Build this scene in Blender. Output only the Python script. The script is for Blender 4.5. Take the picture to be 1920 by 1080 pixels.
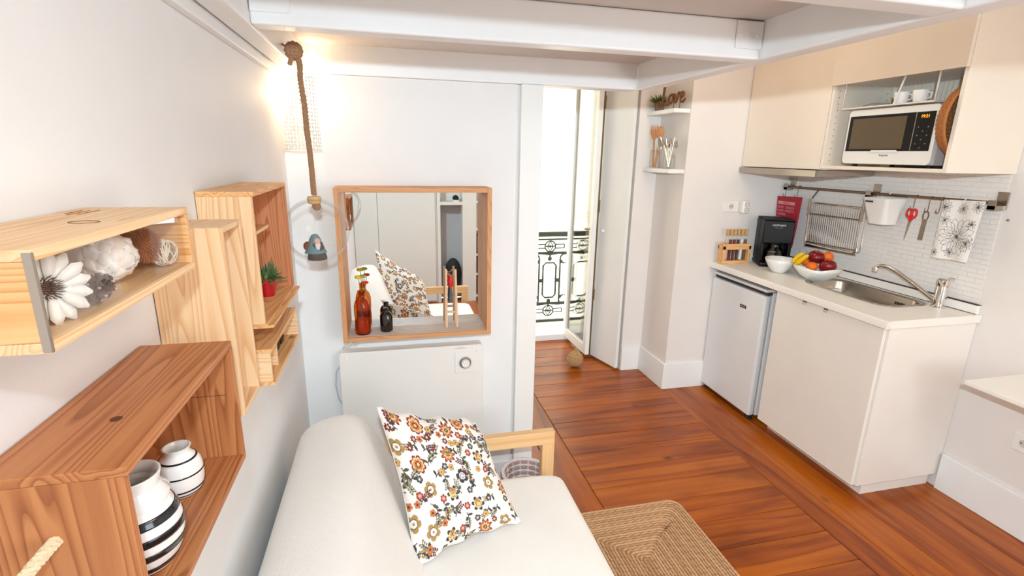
import bpy, math, random
import numpy as np
from mathutils import Vector, Matrix
PI=math.pi
random.seed(7); rng=np.random.RandomState(11)
for o in list(bpy.data.objects): bpy.data.objects.remove(o)
S=bpy.context.scene; C=S.collection
# ------------------------------------------------------------ camera
PITCH,YAW,ROLL=-2.58088e-01,2.38606e-01,1.98131e-02
HC=1.616
fw=Vector((math.sin(YAW)*math.cos(PITCH),math.cos(YAW)*math.cos(PITCH),math.sin(PITCH)))
rt0=Vector((math.cos(YAW),-math.sin(YAW),0)); up0=rt0.cross(fw)
rt=math.cos(ROLL)*rt0+math.sin(ROLL)*up0; up=-math.sin(ROLL)*rt0+math.cos(ROLL)*up0
cam=bpy.data.cameras.new('camera'); co=bpy.data.objects.new('camera',cam); C.objects.link(co)
mm=Matrix((rt,up,-fw)).transposed().to_4x4(); mm.translation=(0,0,HC); co.matrix_world=mm
cam.sensor_width=36; cam.lens=949.8/1920*36; cam.clip_start=.02
S.camera=co
# ------------------------------------------------------------ view, world, lights
S.view_settings.view_transform='Standard'; S.view_settings.look='None'
S.view_settings.exposure=0.06; S.view_settings.gamma=1
try: S.view_settings.use_curve_mapping=False
except Exception: pass
W=bpy.data.worlds.new('world'); S.world=W; W.use_nodes=True
W.node_tree.nodes['Background'].inputs[0].default_value=(.92,.96,1,1)
W.node_tree.nodes['Background'].inputs[1].default_value=3.8
def area(name,loc,target,size,power,col,sy=None):
    l=bpy.data.lights.new(name,'AREA'); l.energy=power; l.color=col; l.size=size
    if sy: l.shape='RECTANGLE'; l.size_y=sy
    o=bpy.data.objects.new(name,l); C.objects.link(o); o.location=loc
    o.rotation_euler=(Vector(target)-Vector(loc)).to_track_quat('-Z','Y').to_euler(); return o
def point(name,loc,power,col,rad,linear=False):
    l=bpy.data.lights.new(name,'POINT'); l.energy=power; l.color=col; l.shadow_soft_size=rad
    if linear:
        l.use_nodes=True; nt=l.node_tree; em=nt.nodes['Emission']
        lf=nt.nodes.new('ShaderNodeLightFalloff'); lf.inputs['Strength'].default_value=1.0
        nt.links.new(lf.outputs['Constant'],em.inputs['Strength'])
    o=bpy.data.objects.new(name,l); C.objects.link(o); o.location=loc; return o
WARM=(1,.80,.60)
point('camera_flash',(0.0,-.08,1.80),17,(.68,.87,1),.022,True)
area('kitchen_warm_fill',(1.45,2.35,2.55),(1.7,2.5,0),.6,5.5,WARM,.9)  # added unseen fill: warm ambient for kitchen and hall
area('room_warm_fill',(1.5,-.4,2.3),(.8,1.6,.3),.8,9.5,(1,.83,.66),.8)  # unseen area light added for the room's warm ambient level
area('rear_window_daylight',(1.75,-1.25,1.5),(-.3,1.2,1.3),1.0,27,(.74,.87,1),1.2)
area('under_loft_fill',(.35,.2,1.90),(.35,.3,0),.5,6,(1,.93,.86),.5)  # added fill light below the deck, not a fitting of the room
area('beam_bounce_fill',(1.95,-.9,.95),(.35,1.9,2.0),.5,7,WARM,.5)  # unseen upward light added to brighten the beams and loft underside
point('sconce_bulb',(-.30,2.045,1.81),6.5,(1,.70,.40),.02)
# ------------------------------------------------------------ helpers
def lin(c):
    return tuple((x/12.92 if x<=.04045 else ((x+.055)/1.055)**2.4) for x in c)
def rgb(r,g,b): return lin((r/255,g/255,b/255))
MATS={}
def mat(name,col,rough=.5,metal=0,spec=.5,emit=0,bump=0,bscale=200,coat=0,vcol=False,sss=0):
    if name in MATS: return MATS[name]
    m=bpy.data.materials.new(name); m.use_nodes=True; nt=m.node_tree; b=nt.nodes['Principled BSDF']
    b.inputs['Base Color'].default_value=(*col,1); b.inputs['Roughness'].default_value=rough
    b.inputs['Metallic'].default_value=metal; b.inputs['Specular IOR Level'].default_value=spec
    if coat: b.inputs['Coat Weight'].default_value=coat; b.inputs['Coat Roughness'].default_value=.08
    if emit:
        b.inputs['Emission Color'].default_value=(*col,1); b.inputs['Emission Strength'].default_value=emit
    tc=nt.nodes.new('ShaderNodeTexCoord')
    n=nt.nodes.new('ShaderNodeTexNoise'); n.inputs['Scale'].default_value=bscale; n.inputs['Detail'].default_value=3
    nt.links.new(tc.outputs['Object'],n.inputs['Vector'])
    # slight procedural variation of colour
    if not vcol:
        mx=nt.nodes.new('ShaderNodeMix'); mx.data_type='RGBA'; mx.inputs[0].default_value=.5
        n2=nt.nodes.new('ShaderNodeTexNoise'); n2.inputs['Scale'].default_value=6
        nt.links.new(tc.outputs['Object'],n2.inputs['Vector'])
        nt.links.new(n2.outputs['Fac'],mx.inputs[0])
        mx.inputs[6].default_value=(*[min(1,x*.965) for x in col],1); mx.inputs[7].default_value=(*[min(1,x*1.03) for x in col],1)
        nt.links.new(mx.outputs[2],b.inputs['Base Color'])
    else:
        a=nt.nodes.new('ShaderNodeVertexColor'); a.layer_name='print'
        nt.links.new(a.outputs['Color'],b.inputs['Base Color'])
    if bump:
        bp=nt.nodes.new('ShaderNodeBump'); bp.inputs['Strength'].default_value=bump; bp.inputs['Distance'].default_value=.002
        nt.links.new(n.outputs['Fac'],bp.inputs['Height']); nt.links.new(bp.outputs['Normal'],b.inputs['Normal'])
    MATS[name]=m; return m
def wood(name,cols,axis='Y',scale=1.0,rough=.5,coat=0,dark=.5,ring=26.0,knots=True,streak=1.0,island=False,stretch=.06,soft=0):
    """grained wood: long axis of the grain, list of (pos,colour)"""
    m=bpy.data.materials.new(name); m.use_nodes=True; nt=m.node_tree; N=nt.nodes; L=nt.links; b=N['Principled BSDF']
    b.inputs['Roughness'].default_value=rough
    b.inputs['Specular IOR Level'].default_value=.35
    if coat: b.inputs['Coat Weight'].default_value=coat; b.inputs['Coat Roughness'].default_value=.16
    tc=N.new('ShaderNodeTexCoord'); oi=N.new('ShaderNodeObjectInfo')
    mul=N.new('ShaderNodeMath'); mul.operation='MULTIPLY'; mul.inputs[1].default_value=37.0; L.new(oi.outputs['Random'],mul.inputs[0])
    cmb=N.new('ShaderNodeCombineXYZ')
    for i in range(3): L.new(mul.outputs[0],cmb.inputs[i])
    add=N.new('ShaderNodeVectorMath'); add.operation='ADD'; L.new(tc.outputs['Object'],add.inputs[0]); L.new(cmb.outputs[0],add.inputs[1])
    mp=N.new('ShaderNodeMapping'); s=[1.0,1.0,1.0]; i='XYZ'.index(axis); s[i]=stretch
    mp.inputs['Scale'].default_value=[v*scale for v in s]; L.new(add.outputs[0],mp.inputs['Vector'])
    nz=N.new('ShaderNodeTexNoise'); nz.inputs['Scale'].default_value=6.5; nz.inputs['Detail'].default_value=2; nz.inputs['Distortion'].default_value=.35
    L.new(mp.outputs[0],nz.inputs['Vector'])
    m1=N.new('ShaderNodeMath'); m1.operation='MULTIPLY'; m1.inputs[1].default_value=ring; L.new(nz.outputs['Fac'],m1.inputs[0])
    fr=N.new('ShaderNodeMath'); fr.operation='FRACT'; L.new(m1.outputs[0],fr.inputs[0])
    fr0=fr; pw=N.new('ShaderNodeMath'); pw.operation='POWER'; L.new(fr.outputs[0],pw.inputs[0]); pw.inputs[1].default_value=2.6
    e0=N.new('ShaderNodeMapRange'); e0.inputs[1].default_value=0; e0.inputs[2].default_value=.10; e0.inputs[3].default_value=.75; e0.inputs[4].default_value=0; L.new(fr0.outputs[0],e0.inputs[0])
    mxx=N.new('ShaderNodeMath'); mxx.operation='MAXIMUM'; L.new(pw.outputs[0],mxx.inputs[0]); L.new(e0.outputs[0],mxx.inputs[1])
    fr=N.new('ShaderNodeMath'); fr.operation='SUBTRACT'; fr.inputs[0].default_value=1.0; L.new(mxx.outputs[0],fr.inputs[1])
    mp2=N.new('ShaderNodeMapping'); s2=[60.0]*3 if not soft else [14.0]*3; s2[i]=2.2 if not soft else 1.2; mp2.inputs['Scale'].default_value=[v*scale for v in s2]; L.new(add.outputs[0],mp2.inputs['Vector'])
    nf=N.new('ShaderNodeTexNoise'); nf.inputs['Scale'].default_value=3; nf.inputs['Detail'].default_value=4; L.new(mp2.outputs[0],nf.inputs['Vector'])
    mx=N.new('ShaderNodeMix'); mx.data_type='FLOAT'; mx.inputs[0].default_value=.38+soft; L.new(fr.outputs[0],mx.inputs[2]); L.new(nf.outputs['Fac'],mx.inputs[3])
    src=mx.outputs[0]
    if island:
        gi=N.new('ShaderNodeMath'); gi.operation='MULTIPLY_ADD'; L.new(oi.outputs['Random'],gi.inputs[0]); gi.inputs[1].default_value=.20
        sub=N.new('ShaderNodeMath'); sub.operation='SUBTRACT'; L.new(src,sub.inputs[0]); sub.inputs[1].default_value=.10; L.new(sub.outputs[0],gi.inputs[2]); src=gi.outputs[0]
    cr=N.new('ShaderNodeValToRGB'); e=cr.color_ramp.elements
    while len(e)<len(cols): e.new(.5)
    for k,(p,c) in enumerate(cols): e[k].position=p; e[k].color=(*c,1)
    L.new(src,cr.inputs[0])
    out=cr.outputs[0]
    if knots:
        vo=N.new('ShaderNodeTexVoronoi'); vo.inputs['Scale'].default_value=3.2
        mp3=N.new('ShaderNodeMapping'); s3=[1.6,1.6,1.6]; s3[i]=.8; mp3.inputs['Scale'].default_value=[v*scale for v in s3]; L.new(add.outputs[0],mp3.inputs['Vector']); L.new(mp3.outputs[0],vo.inputs['Vector'])
        mr=N.new('ShaderNodeMapRange'); mr.inputs[1].default_value=.03; mr.inputs[2].default_value=.085; mr.inputs[3].default_value=.8; mr.inputs[4].default_value=0; L.new(vo.outputs['Distance'],mr.inputs[0])
        m2=N.new('ShaderNodeMix'); m2.data_type='RGBA'; L.new(mr.outputs[0],m2.inputs[0]); L.new(out,m2.inputs[6]); m2.inputs[7].default_value=(*[c*.28 for c in cols[0][1]],1); out=m2.outputs[2]
    if soft:
        mp4=N.new('ShaderNodeMapping'); s4=[3.0]*3; s4[i]=1.1; mp4.inputs['Scale'].default_value=s4; L.new(tc.outputs['Object'],mp4.inputs['Vector'])
        nb=N.new('ShaderNodeTexNoise'); nb.inputs['Scale'].default_value=1.6; nb.inputs['Detail'].default_value=4; L.new(mp4.outputs[0],nb.inputs['Vector'])
        mb_=N.new('ShaderNodeMapRange'); mb_.inputs[1].default_value=.50; mb_.inputs[2].default_value=.72; mb_.inputs[3].default_value=0; mb_.inputs[4].default_value=.62; L.new(nb.outputs['Fac'],mb_.inputs[0])
        m4=N.new('ShaderNodeMix'); m4.data_type='RGBA'; L.new(mb_.outputs[0],m4.inputs[0]); L.new(out,m4.inputs[6]); m4.inputs[7].default_value=(*rgb(92,30,0),1); out=m4.outputs[2]
    L.new(out,b.inputs['Base Color'])
    bp=N.new('ShaderNodeBump'); bp.inputs['Strength'].default_value=.12; bp.inputs['Distance'].default_value=.001; L.new(mx.outputs[0],bp.inputs['Height']); L.new(bp.outputs[0],b.inputs['Normal'])
    return m
def glass(name,tint=(1,1,1),refl=.9,base=.06,rough=.0):
    """thin clear sheet: mostly see-through, mirror-like at grazing angles"""
    m=bpy.data.materials.new(name); m.use_nodes=True; nt=m.node_tree; N=nt.nodes; L=nt.links; N.remove(N['Principled BSDF'])
    t=N.new('ShaderNodeBsdfTransparent'); t.inputs[0].default_value=(*tint,1); g=N.new('ShaderNodeBsdfGlossy'); g.inputs['Roughness'].default_value=rough
    lw=N.new('ShaderNodeLayerWeight'); lw.inputs[0].default_value=.12
    mr=N.new('ShaderNodeMapRange'); mr.inputs[3].default_value=base; mr.inputs[4].default_value=refl; L.new(lw.outputs['Fresnel'],mr.inputs[0])
    mx=N.new('ShaderNodeMixShader'); L.new(mr.outputs[0],mx.inputs[0]); L.new(t.outputs[0],mx.inputs[1]); L.new(g.outputs[0],mx.inputs[2]); L.new(mx.outputs[0],N['Material Output'].inputs[0])
    return m
class MB:
    def __init__(s): s.v=[]; s.f=[]
    def add(s,vs,fs):
        n=len(s.v); s.v+= [tuple(v) for v in vs]; s.f+=[tuple(i+n for i in f) for f in fs]; return s
    def box(s,x0,y0,z0,x1,y1,z1):
        if x0>x1:x0,x1=x1,x0
        if y0>y1:y0,y1=y1,y0
        if z0>z1:z0,z1=z1,z0
        return s.add([(x0,y0,z0),(x1,y0,z0),(x1,y1,z0),(x0,y1,z0),(x0,y0,z1),(x1,y0,z1),(x1,y1,z1),(x0,y1,z1)],
          [(3,2,1,0),(4,5,6,7),(0,1,5,4),(1,2,6,5),(2,3,7,6),(3,0,4,7)])
    def obox(s,c,size,R):
        hx,hy,hz=[q/2 for q in size]; c=Vector(c)
        vs=[c+R@Vector((a*hx,b*hy,d*hz)) for d in(-1,1) for (a,b) in((-1,-1),(1,-1),(1,1),(-1,1))]
        return s.add(vs,[(3,2,1,0),(4,5,6,7),(0,1,5,4),(1,2,6,5),(2,3,7,6),(3,0,4,7)])
    def prism(s,pts,axis,a,b):
        """closed 2D outline extruded along an axis"""
        def P(p,t): return {'x':(t,p[0],p[1]),'y':(p[0],t,p[1]),'z':(p[0],p[1],t)}[axis]
        n=len(pts); ar=sum(pts[i][0]*pts[(i+1)%n][1]-pts[(i+1)%n][0]*pts[i][1] for i in range(n))
        if (ar<0)!=(axis=='y'): pts=pts[::-1]
        vs=[P(p,a) for p in pts]+[P(p,b) for p in pts]
        fs=[tuple(range(n))[::-1],tuple(range(n,2*n))]+[(i,(i+1)%n,n+(i+1)%n,n+i) for i in range(n)]
        if a>b: fs=[f[::-1] for f in fs]
        return s.add(vs,fs)
    def lathe(s,prof,c=(0,0,0),n=32,axis='z',R=None):
        """profile [(r,h)]"""
        vs=[]; fs=[]; c=Vector(c)
        for r,h in prof:
            for k in range(n):
                a=2*PI*k/n; p={'z':(r*math.cos(a),r*math.sin(a),h),'x':(h,r*math.cos(a),r*math.sin(a)),'y':(r*math.sin(a),h,r*math.cos(a))}[axis]
                p=Vector(p)
                if R: p=R@p
                vs.append(c+p)
        for i in range(len(prof)-1):
            for k in range(n):
                k2=(k+1)%n; fs.append((i*n+k,i*n+k2,(i+1)*n+k2,(i+1)*n+k))
        if prof[0][0]>1e-6: fs.append(tuple(range(n))[::-1])
        if prof[-1][0]>1e-6: fs.append(tuple((len(prof)-1)*n+k for k in range(n)))
        return s.add(vs,fs)
    def shell(s,prof,c=(0,0,0),n=32,axis='z',R=None):
        k0=len(s.f); s.lathe(prof,c,n,axis,R)
        if prof[-1][0]>1e-6: s.f.pop()
        if prof[0][0]>1e-6: s.f.pop()
        return s
    def sphere(s,c,r,n=20,m=12,R=None,squash=(1,1,1)):
        vs=[]; c=Vector(c)
        for i in range(m+1):
            t=PI*i/m
            for k in range(n):
                a=2*PI*k/n; p=Vector((r*math.sin(t)*math.cos(a)*squash[0],r*math.sin(t)*math.sin(a)*squash[1],-r*math.cos(t)*squash[2]))
                if R: p=R@p
                vs.append(c+p)
        fs=[(i*n+k,i*n+(k+1)%n,(i+1)*n+(k+1)%n,(i+1)*n+k) for i in range(m) for k in range(n)]
        return s.add(vs,fs)
    def tube(s,pts,r,n=8,closed=False,flat=1.0):
        P=[Vector(p) for p in pts]; m=len(P)
        rr=r if isinstance(r,(list,tuple)) else [r]*m
        nrm=None; rings=[]
        for i in range(m):
            if closed: t=P[(i+1)%m]-P[i-1]
            else: t=P[min(i+1,m-1)]-P[max(i-1,0)]
            if t.length<1e-9: t=Vector((0,0,1))
            t.normalize()
            if nrm is None:
                nrm=t.orthogonal().normalized()
            nrm=nrm-t*nrm.dot(t)
            if nrm.length<1e-6: nrm=t.orthogonal()
            nrm.normalize(); bn=t.cross(nrm)
            rings.append([P[i]+nrm*math.cos(2*PI*k/n)*rr[i]+bn*math.sin(2*PI*k/n)*rr[i]*flat for k in range(n)])
        vs=[v for R in rings for v in R]; fs=[]
        for i in range(m if closed else m-1):
            j=(i+1)%m
            for k in range(n): fs.append((i*n+k,i*n+(k+1)%n,j*n+(k+1)%n,j*n+k))
        if not closed: fs.append(tuple(range(n))[::-1]); fs.append(tuple((m-1)*n+k for k in range(n)))
        return s.add(vs,fs)
    def rope(s,pts,r,turns,n=6,strands=3,seg=6):
        P=[Vector(p) for p in pts]
        # resample
        d=[0]
        for i in range(1,len(P)): d.append(d[-1]+(P[i]-P[i-1]).length)
        tot=d[-1]; M=max(8,int(turns*seg)); Q=[]
        for k in range(M+1):
            t=tot*k/M; i=1
            while i<len(P)-1 and d[i]<t: i+=1
            f=(t-d[i-1])/max(1e-9,d[i]-d[i-1]); Q.append(P[i-1].lerp(P[i],f))
        nrm=(Q[1]-Q[0]).orthogonal().normalized(); fr=[]
        for i in range(M+1):
            t=(Q[min(i+1,M)]-Q[max(i-1,0)]).normalized(); nrm=(nrm-t*nrm.dot(t)).normalized(); fr.append((nrm.copy(),t.cross(nrm)))
        for q in range(strands):
            pp=[]
            for i in range(M+1):
                a=2*PI*(turns*i/M+q/strands); pp.append(Q[i]+fr[i][0]*math.cos(a)*r*.52+fr[i][1]*math.sin(a)*r*.52)
            s.tube(pp,r*.56,n)
        return s
WP={}
def clean(n): return n
def obj(name,mb,m,parent=None,smooth=False,bevel=0,bseg=2,label=None,subsurf=0,solid=0,angle=35):
    me=bpy.data.meshes.new(name)
    vs=mb.v
    if parent is None:
        xs=[v[0] for v in vs]; ys=[v[1] for v in vs]; zs=[v[2] for v in vs]
        org=Vector(((min(xs)+max(xs))/2,(min(ys)+max(ys))/2,min(zs)))
    else: org=WP[parent.name]
    me.from_pydata([(v[0]-org[0],v[1]-org[1],v[2]-org[2]) for v in vs],[],mb.f)
    me.update()
    if smooth:
        for p in me.polygons: p.use_smooth=True
        if smooth!='all' and hasattr(me,'set_sharp_from_angle'): me.set_sharp_from_angle(angle=math.radians(angle))
    me.materials.append(m)
    o=bpy.data.objects.new(name,me); C.objects.link(o)
    if parent is None: o.location=org
    else: o.parent=parent
    WP[o.name]=org
    if solid:
        md=o.modifiers.new('solid','SOLIDIFY'); md.thickness=solid; md.offset=0
    if bevel:
        md=o.modifiers.new('bevel','BEVEL'); md.width=bevel; md.segments=bseg; md.limit_method='ANGLE'; md.angle_limit=math.radians(40)
    if subsurf:
        md=o.modifiers.new('sub','SUBSURF'); md.levels=subsurf; md.render_levels=subsurf
    if label: o['label']=label
    return o
def thing(name,label,cat,loc,group=None):
    o=bpy.data.objects.new(name,None); C.objects.link(o); o.location=loc; o.empty_display_size=.05
    o['label']=label; o['category']=cat
    if group: o['group']=group
    WP[o.name]=Vector(loc); return o
def tag(o,label,cat,group=None,kind=None):
    o['label']=label; o['category']=cat
    if group: o['group']=group
    if kind: o['kind']=kind
    return o
def struct(name,mb,m,parent=None,**k):
    o=obj(name,mb,m,parent,**k)
    if parent is None: o['kind']='structure'
    return o
def text(name,body,size,loc,R,m,parent,ext=.0004,align='CENTER',shear=0):
    cu=bpy.data.curves.new(name,'FONT'); cu.body=body; cu.size=size; cu.extrude=ext; cu.align_x=align; cu.align_y='CENTER'; cu.shear=shear; cu.resolution_u=3
    t=bpy.data.objects.new('tmp',cu); C.objects.link(t); dg=bpy.context.evaluated_depsgraph_get(); dg.update()
    me=bpy.data.meshes.new_from_object(t.evaluated_get(dg)); bpy.data.objects.remove(t)
    me.materials.clear(); me.materials.append(m)
    mt=R.to_4x4(); mt.translation=Vector(loc)-WP[parent.name]; me.transform(mt); me.name=name
    o=bpy.data.objects.new(name,me); C.objects.link(o); o.parent=parent; WP[o.name]=WP[parent.name]; return o
def frameR(right,upv):
    r=Vector(right).normalized(); u=Vector(upv); u=(u-r*u.dot(r)).normalized(); n=r.cross(u)
    return Matrix((r,u,n)).transposed()
RX=frameR((0,-1,0),(0,0,1))      # text on a face looking towards -x
RY=frameR((1,0,0),(0,0,1))       # text on a face looking towards -y
def B(*a): return MB().box(*a)
def arc(c,r,a0,a1,n,pl='xz',off=0):
    out=[]
    for k in range(n+1):
        a=a0+(a1-a0)*k/n; u,v=c[0]+r*math.cos(a),c[1]+r*math.sin(a)
        out.append({'xz':(u,off,v),'yz':(off,u,v),'xy':(u,v,off)}[pl])
    return out
# ------------------------------------------------------------ materials
m_wall=mat('painted_wall',rgb(236,233,230),.62,bump=.12,bscale=260,spec=.25)
m_wallk=mat('painted_kitchen_wall',rgb(233,224,216),.6,bump=.15,bscale=300,spec=.25)
m_trim=mat('painted_trim',rgb(240,237,232),.42)
m_steel_w=mat('white_painted_steel',rgb(240,238,236),.38)
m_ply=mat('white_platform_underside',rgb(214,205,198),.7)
m_lam=mat('white_laminate',rgb(240,232,222),.3,coat=.15)
m_top=mat('worktop_laminate',rgb(243,236,226),.35)
m_cream=mat('cream_cabinet_front',rgb(240,226,208),.33)
m_fridge=mat('fridge_white',rgb(232,230,228),.3,coat=.2)
m_chrome=mat('chrome',rgb(225,222,218),.09,1)
m_sst=mat('brushed_steel',rgb(180,170,158),.27,1,bump=.08,bscale=90)
m_rail=mat('warm_nickel',rgb(150,128,108),.3,1)
m_black=mat('black_plastic',rgb(8,7,8),.42,spec=.3)
m_blackm=mat('matt_black',rgb(20,19,20),.7)
m_dark=mat('dark_gap',rgb(60,44,40),.8)
m_cer=mat('white_ceramic',rgb(240,236,230),.14,coat=.5)
m_wp=mat('white_plastic',rgb(238,232,224),.35)
m_iron=mat('green_black_cast_iron',rgb(52,60,44),.55)
m_stucco=mat('cream_stucco',rgb(250,240,214),.9,bump=.1,bscale=30)
m_stone=mat('balcony_stone',rgb(232,224,208),.8)
m_brass=mat('aged_brass',rgb(120,92,52),.45,.7)
PINE=[(0,rgb(214,160,110)),(.45,rgb(232,187,138)),(.8,rgb(240,204,160)),(1,rgb(244,213,172))]
PINEO=[(0,rgb(196,124,66)),(.4,rgb(222,160,100)),(.75,rgb(234,182,124)),(1,rgb(240,196,142))]
PINED=[(0,rgb(128,70,36)),(.35,rgb(166,100,58)),(.7,rgb(188,122,74)),(1,rgb(202,138,88))]
FLOOR=[(0,rgb(70,22,0)),(.28,rgb(122,50,0)),(.55,rgb(160,76,4)),(.85,rgb(182,98,14)),(1,rgb(198,116,28))]
w_pineX=wood('pine_light_x',PINE,'X',1.6,.5); w_pineY=wood('pine_light_y',PINE,'Y',1.6,.5); w_pineZ=wood('pine_light_z',PINE,'Z',1.6,.5,knots=False)
w_orX=wood('pine_orange_x',PINEO,'X',1.6,.5); w_orY=wood('pine_orange_y',PINEO,'Y',1.6,.5); w_orZ=wood('pine_orange_z',PINEO,'Z',1.6,.5,ring=30,knots=False)
w_dkX=wood('pine_stained_x',PINED,'X',1.5,.45); w_dkY=wood('pine_stained_y',PINED,'Y',1.5,.42,knots=False); w_dkZ=wood('pine_stained_z',PINED,'Z',1.5,.5,knots=False)
w_flX=wood('floor_wood_x',FLOOR,'X',.75,.34,coat=.12,island=True,ring=5,stretch=.07,soft=.32); w_flY=wood('floor_wood_y',FLOOR,'Y',.75,.34,coat=.12,island=True,ring=5,stretch=.07,soft=.32)
FRAME=[(0,rgb(186,122,74)),(.5,rgb(206,146,96)),(1,rgb(218,162,112))]
w_frX=wood('mirror_frame_x',FRAME,'X',2,.5,knots=False); w_frZ=wood('mirror_frame_z',FRAME,'Z',2,.5,knots=False)
GREYW=[(0,rgb(186,160,140)),(.5,rgb(208,188,170)),(1,rgb(220,202,186))]
w_grey=wood('pale_shelf_wood',GREYW,'X',2,.6)
BIRCH=[(0,rgb(214,164,108)),(.5,rgb(230,184,130)),(1,rgb(238,198,148))]
w_biX=wood('birch_x',BIRCH,'X',1.2,.45,knots=False); w_biZ=wood('birch_z',BIRCH,'Z',1.2,.45,knots=False)
w_spoon=wood('spoon_wood',[(0,rgb(170,104,58)),(.6,rgb(206,140,86)),(1,rgb(216,156,102))],'Z',4,.5,knots=False)
m_jute=mat('jute_rope',rgb(168,126,92),.9,bump=.6,bscale=900)
m_jutep=mat('pale_sisal_rope',rgb(226,208,172),.9,bump=.6,bscale=900)
m_glass=glass('clear_glass',(.992,.996,.992),.4,.01)
m_pane=glass('window_glass',(.97,.98,.97),.8,.05)
m_acr=glass('acrylic_sheet',(.975,.97,.96),.22,.008,.02)
# ------------------------------------------------------------ room
X0,X1=-.37,2.68; YP=2.09; YF=4.14; YR=-1.45; ZC=2.62
def planks():
    fl=struct('floor',B(X0-.1,YR-.1,-.08,X1+.1,YF+.08,-.022),m_dark)
    g=.0013
    def P(x0,y0,x1,y1,m): 
        o=obj('plank',B(x0+g,y0+g,-.022,x1-g,y1-g,-random.uniform(0,.0008)),m,fl,bevel=.0018,bseg=1)
        if o.name.startswith('plank'): pass
    y=YR; 
    while y<YF:                       # boards laid across the room
        w=random.choice([.165,.17,.18,.155]); y1=min(y+w,YF+.02); P(.93,y,1.86,y1,w_flX); y=y1
        if YF+.02-y<.03: break
    xs=[X0-.05,-.2,-.02,.15,.33,.48,.62,.77,.93]
    for a,b in zip(xs[:-1],xs[1:]):
        P(a,YR,b,1.1,w_flY); P(a,1.1,b,YF,w_flY)
    xs=[1.86,2.0,2.17,2.34,2.51,X1+.04]
    for k,(a,b) in enumerate(zip(xs[:-1],xs[1:])): P(a,YR,b,3.02,w_flY)
    P(1.86,3.02,X1,3.1,w_flY)
    return fl
planks()
struct('wall_left',B(X0-.12,YR-.1,0,X0,YP+.12,ZC),m_wall)
struct('wall_right',B(X1,YR-.1,0,X1+.12,3.5,ZC),m_wallk)
bk=struct('wall_back',B(X0,YP,0,.51,YP+.10,1.885),m_wall)           # partition with the mirror
obj('post',B(.527,YP-.02,0,.618,YP+.10,1.885),m_trim,bk,bevel=.003)
obj('reveal',B(.51,YP+.008,0,.527,YP+.10,1.885),m_trim,bk)
# block that carries the balcony door and the pillar at the kitchen
fw_=MB().box(1.864,3.005,0,X1+.12,3.46,ZC).box(1.70,3.37,0,1.9,YF+.1,ZC).box(X0,YF,0,.55,YF+.12,ZC).box(.55,YF,2.42,1.7,YF+.12,ZC)
struct('wall_far',fw_,m_wallk)
struct('wall_hall',B(X0-.12,YP+.1,0,X0,YF+.1,ZC),m_wall)
struct('ceiling',B(X0-.12,YR-.1,ZC,X1+.12,YF+.1,ZC+.1),m_trim)
# rear wall behind the camera with wardrobe, seen in the mirror
rw=MB().box(X0,YR-.1,0,X1,YR-.06,ZC)
struct('wall_rear',rw,m_wall)
# baseboards
def bb(name,x0,y0,x1,y1,h=.195):
    return struct(name,B(x0,y0,0,x1,y1,h),m_trim,bevel=.004)
bb('baseboard_right',X1-.018,YR,X1,1.69)
bb('baseboard_pillar',1.848,2.99,2.18,3.006)
bb('baseboard_pillar_side',1.848,3.006,1.864,3.37)
bb('baseboard_niche',1.70,3.354,1.848,3.37)
bb('baseboard_back',X0,YP-.012,.515,YP)
bb('baseboard_left',X0,YR,X0+.014,YP-.012)
# ------------------------------------------------------------ loft frame
ZB,ZT=1.886,1.986
def channel(name,pts,axis,a,b):
    return struct(name,MB().prism(pts,axis,a,b),m_steel_w,bevel=.006,bseg=3)
XB=1.03; XL=-.285
channel('trim_1',[(XB,ZB),(XB+.062,ZB),(XB+.062,ZT+.03),(XB,ZT+.03)],'y',YR,YP)      # right beam
channel('trim_2',[(XL,ZB),(XL-.06,ZB),(XL-.06,ZT+.03),(XL,ZT+.03)],'y',YR,YP)       # left beam
channel('trim_3',[(1.342,ZB),(1.40,ZB),(1.40,ZT),(1.342,ZT)],'x',XL,XB)              # cross joist in view
channel('trim_4',[(.80,ZB),(.86,ZB),(.86,ZT),(.80,ZT)],'x',XL,XB)
channel('trim_5',[(YP-.005,ZB),(YP+.08,ZB),(YP+.08,ZT+.03),(YP-.005,ZT+.03)],'x',X0,XB)  # head over partition
channel('trim_6',[(.06,ZB),(.12,ZB),(.12,ZT),(.06,ZT)],'x',XL,XB)
struct('trim_7',B(X0,YR,1.862,X0+.02,YP,1.90),m_steel_w,bevel=.003)                  # ledger on the left wall
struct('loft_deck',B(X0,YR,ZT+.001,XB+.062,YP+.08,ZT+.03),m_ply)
for i,(x,y,s) in enumerate([(XL,1.342,1),(XB,1.342,-1)]):
    br=thing('corner_bracket',['small white steel corner bracket at the left end of the loft cross beam','small white steel corner bracket at the right end of the loft cross beam'][i],'bracket',(x,y,ZT-.07),'loft brackets')
    obj('plate',B(x+s*.002,y-.006,ZT-.075,x+s*.085,y-.0003,ZT-.004),m_steel_w,br,bevel=.002)
    for q in(.02,.045,.07): obj('screw',MB().lathe([(0,-.0025),(.004,-.002),(.005,0)],(x+s*q,y-.006,ZT-.04),10,'y'),m_steel_w,br,smooth=True)
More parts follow.
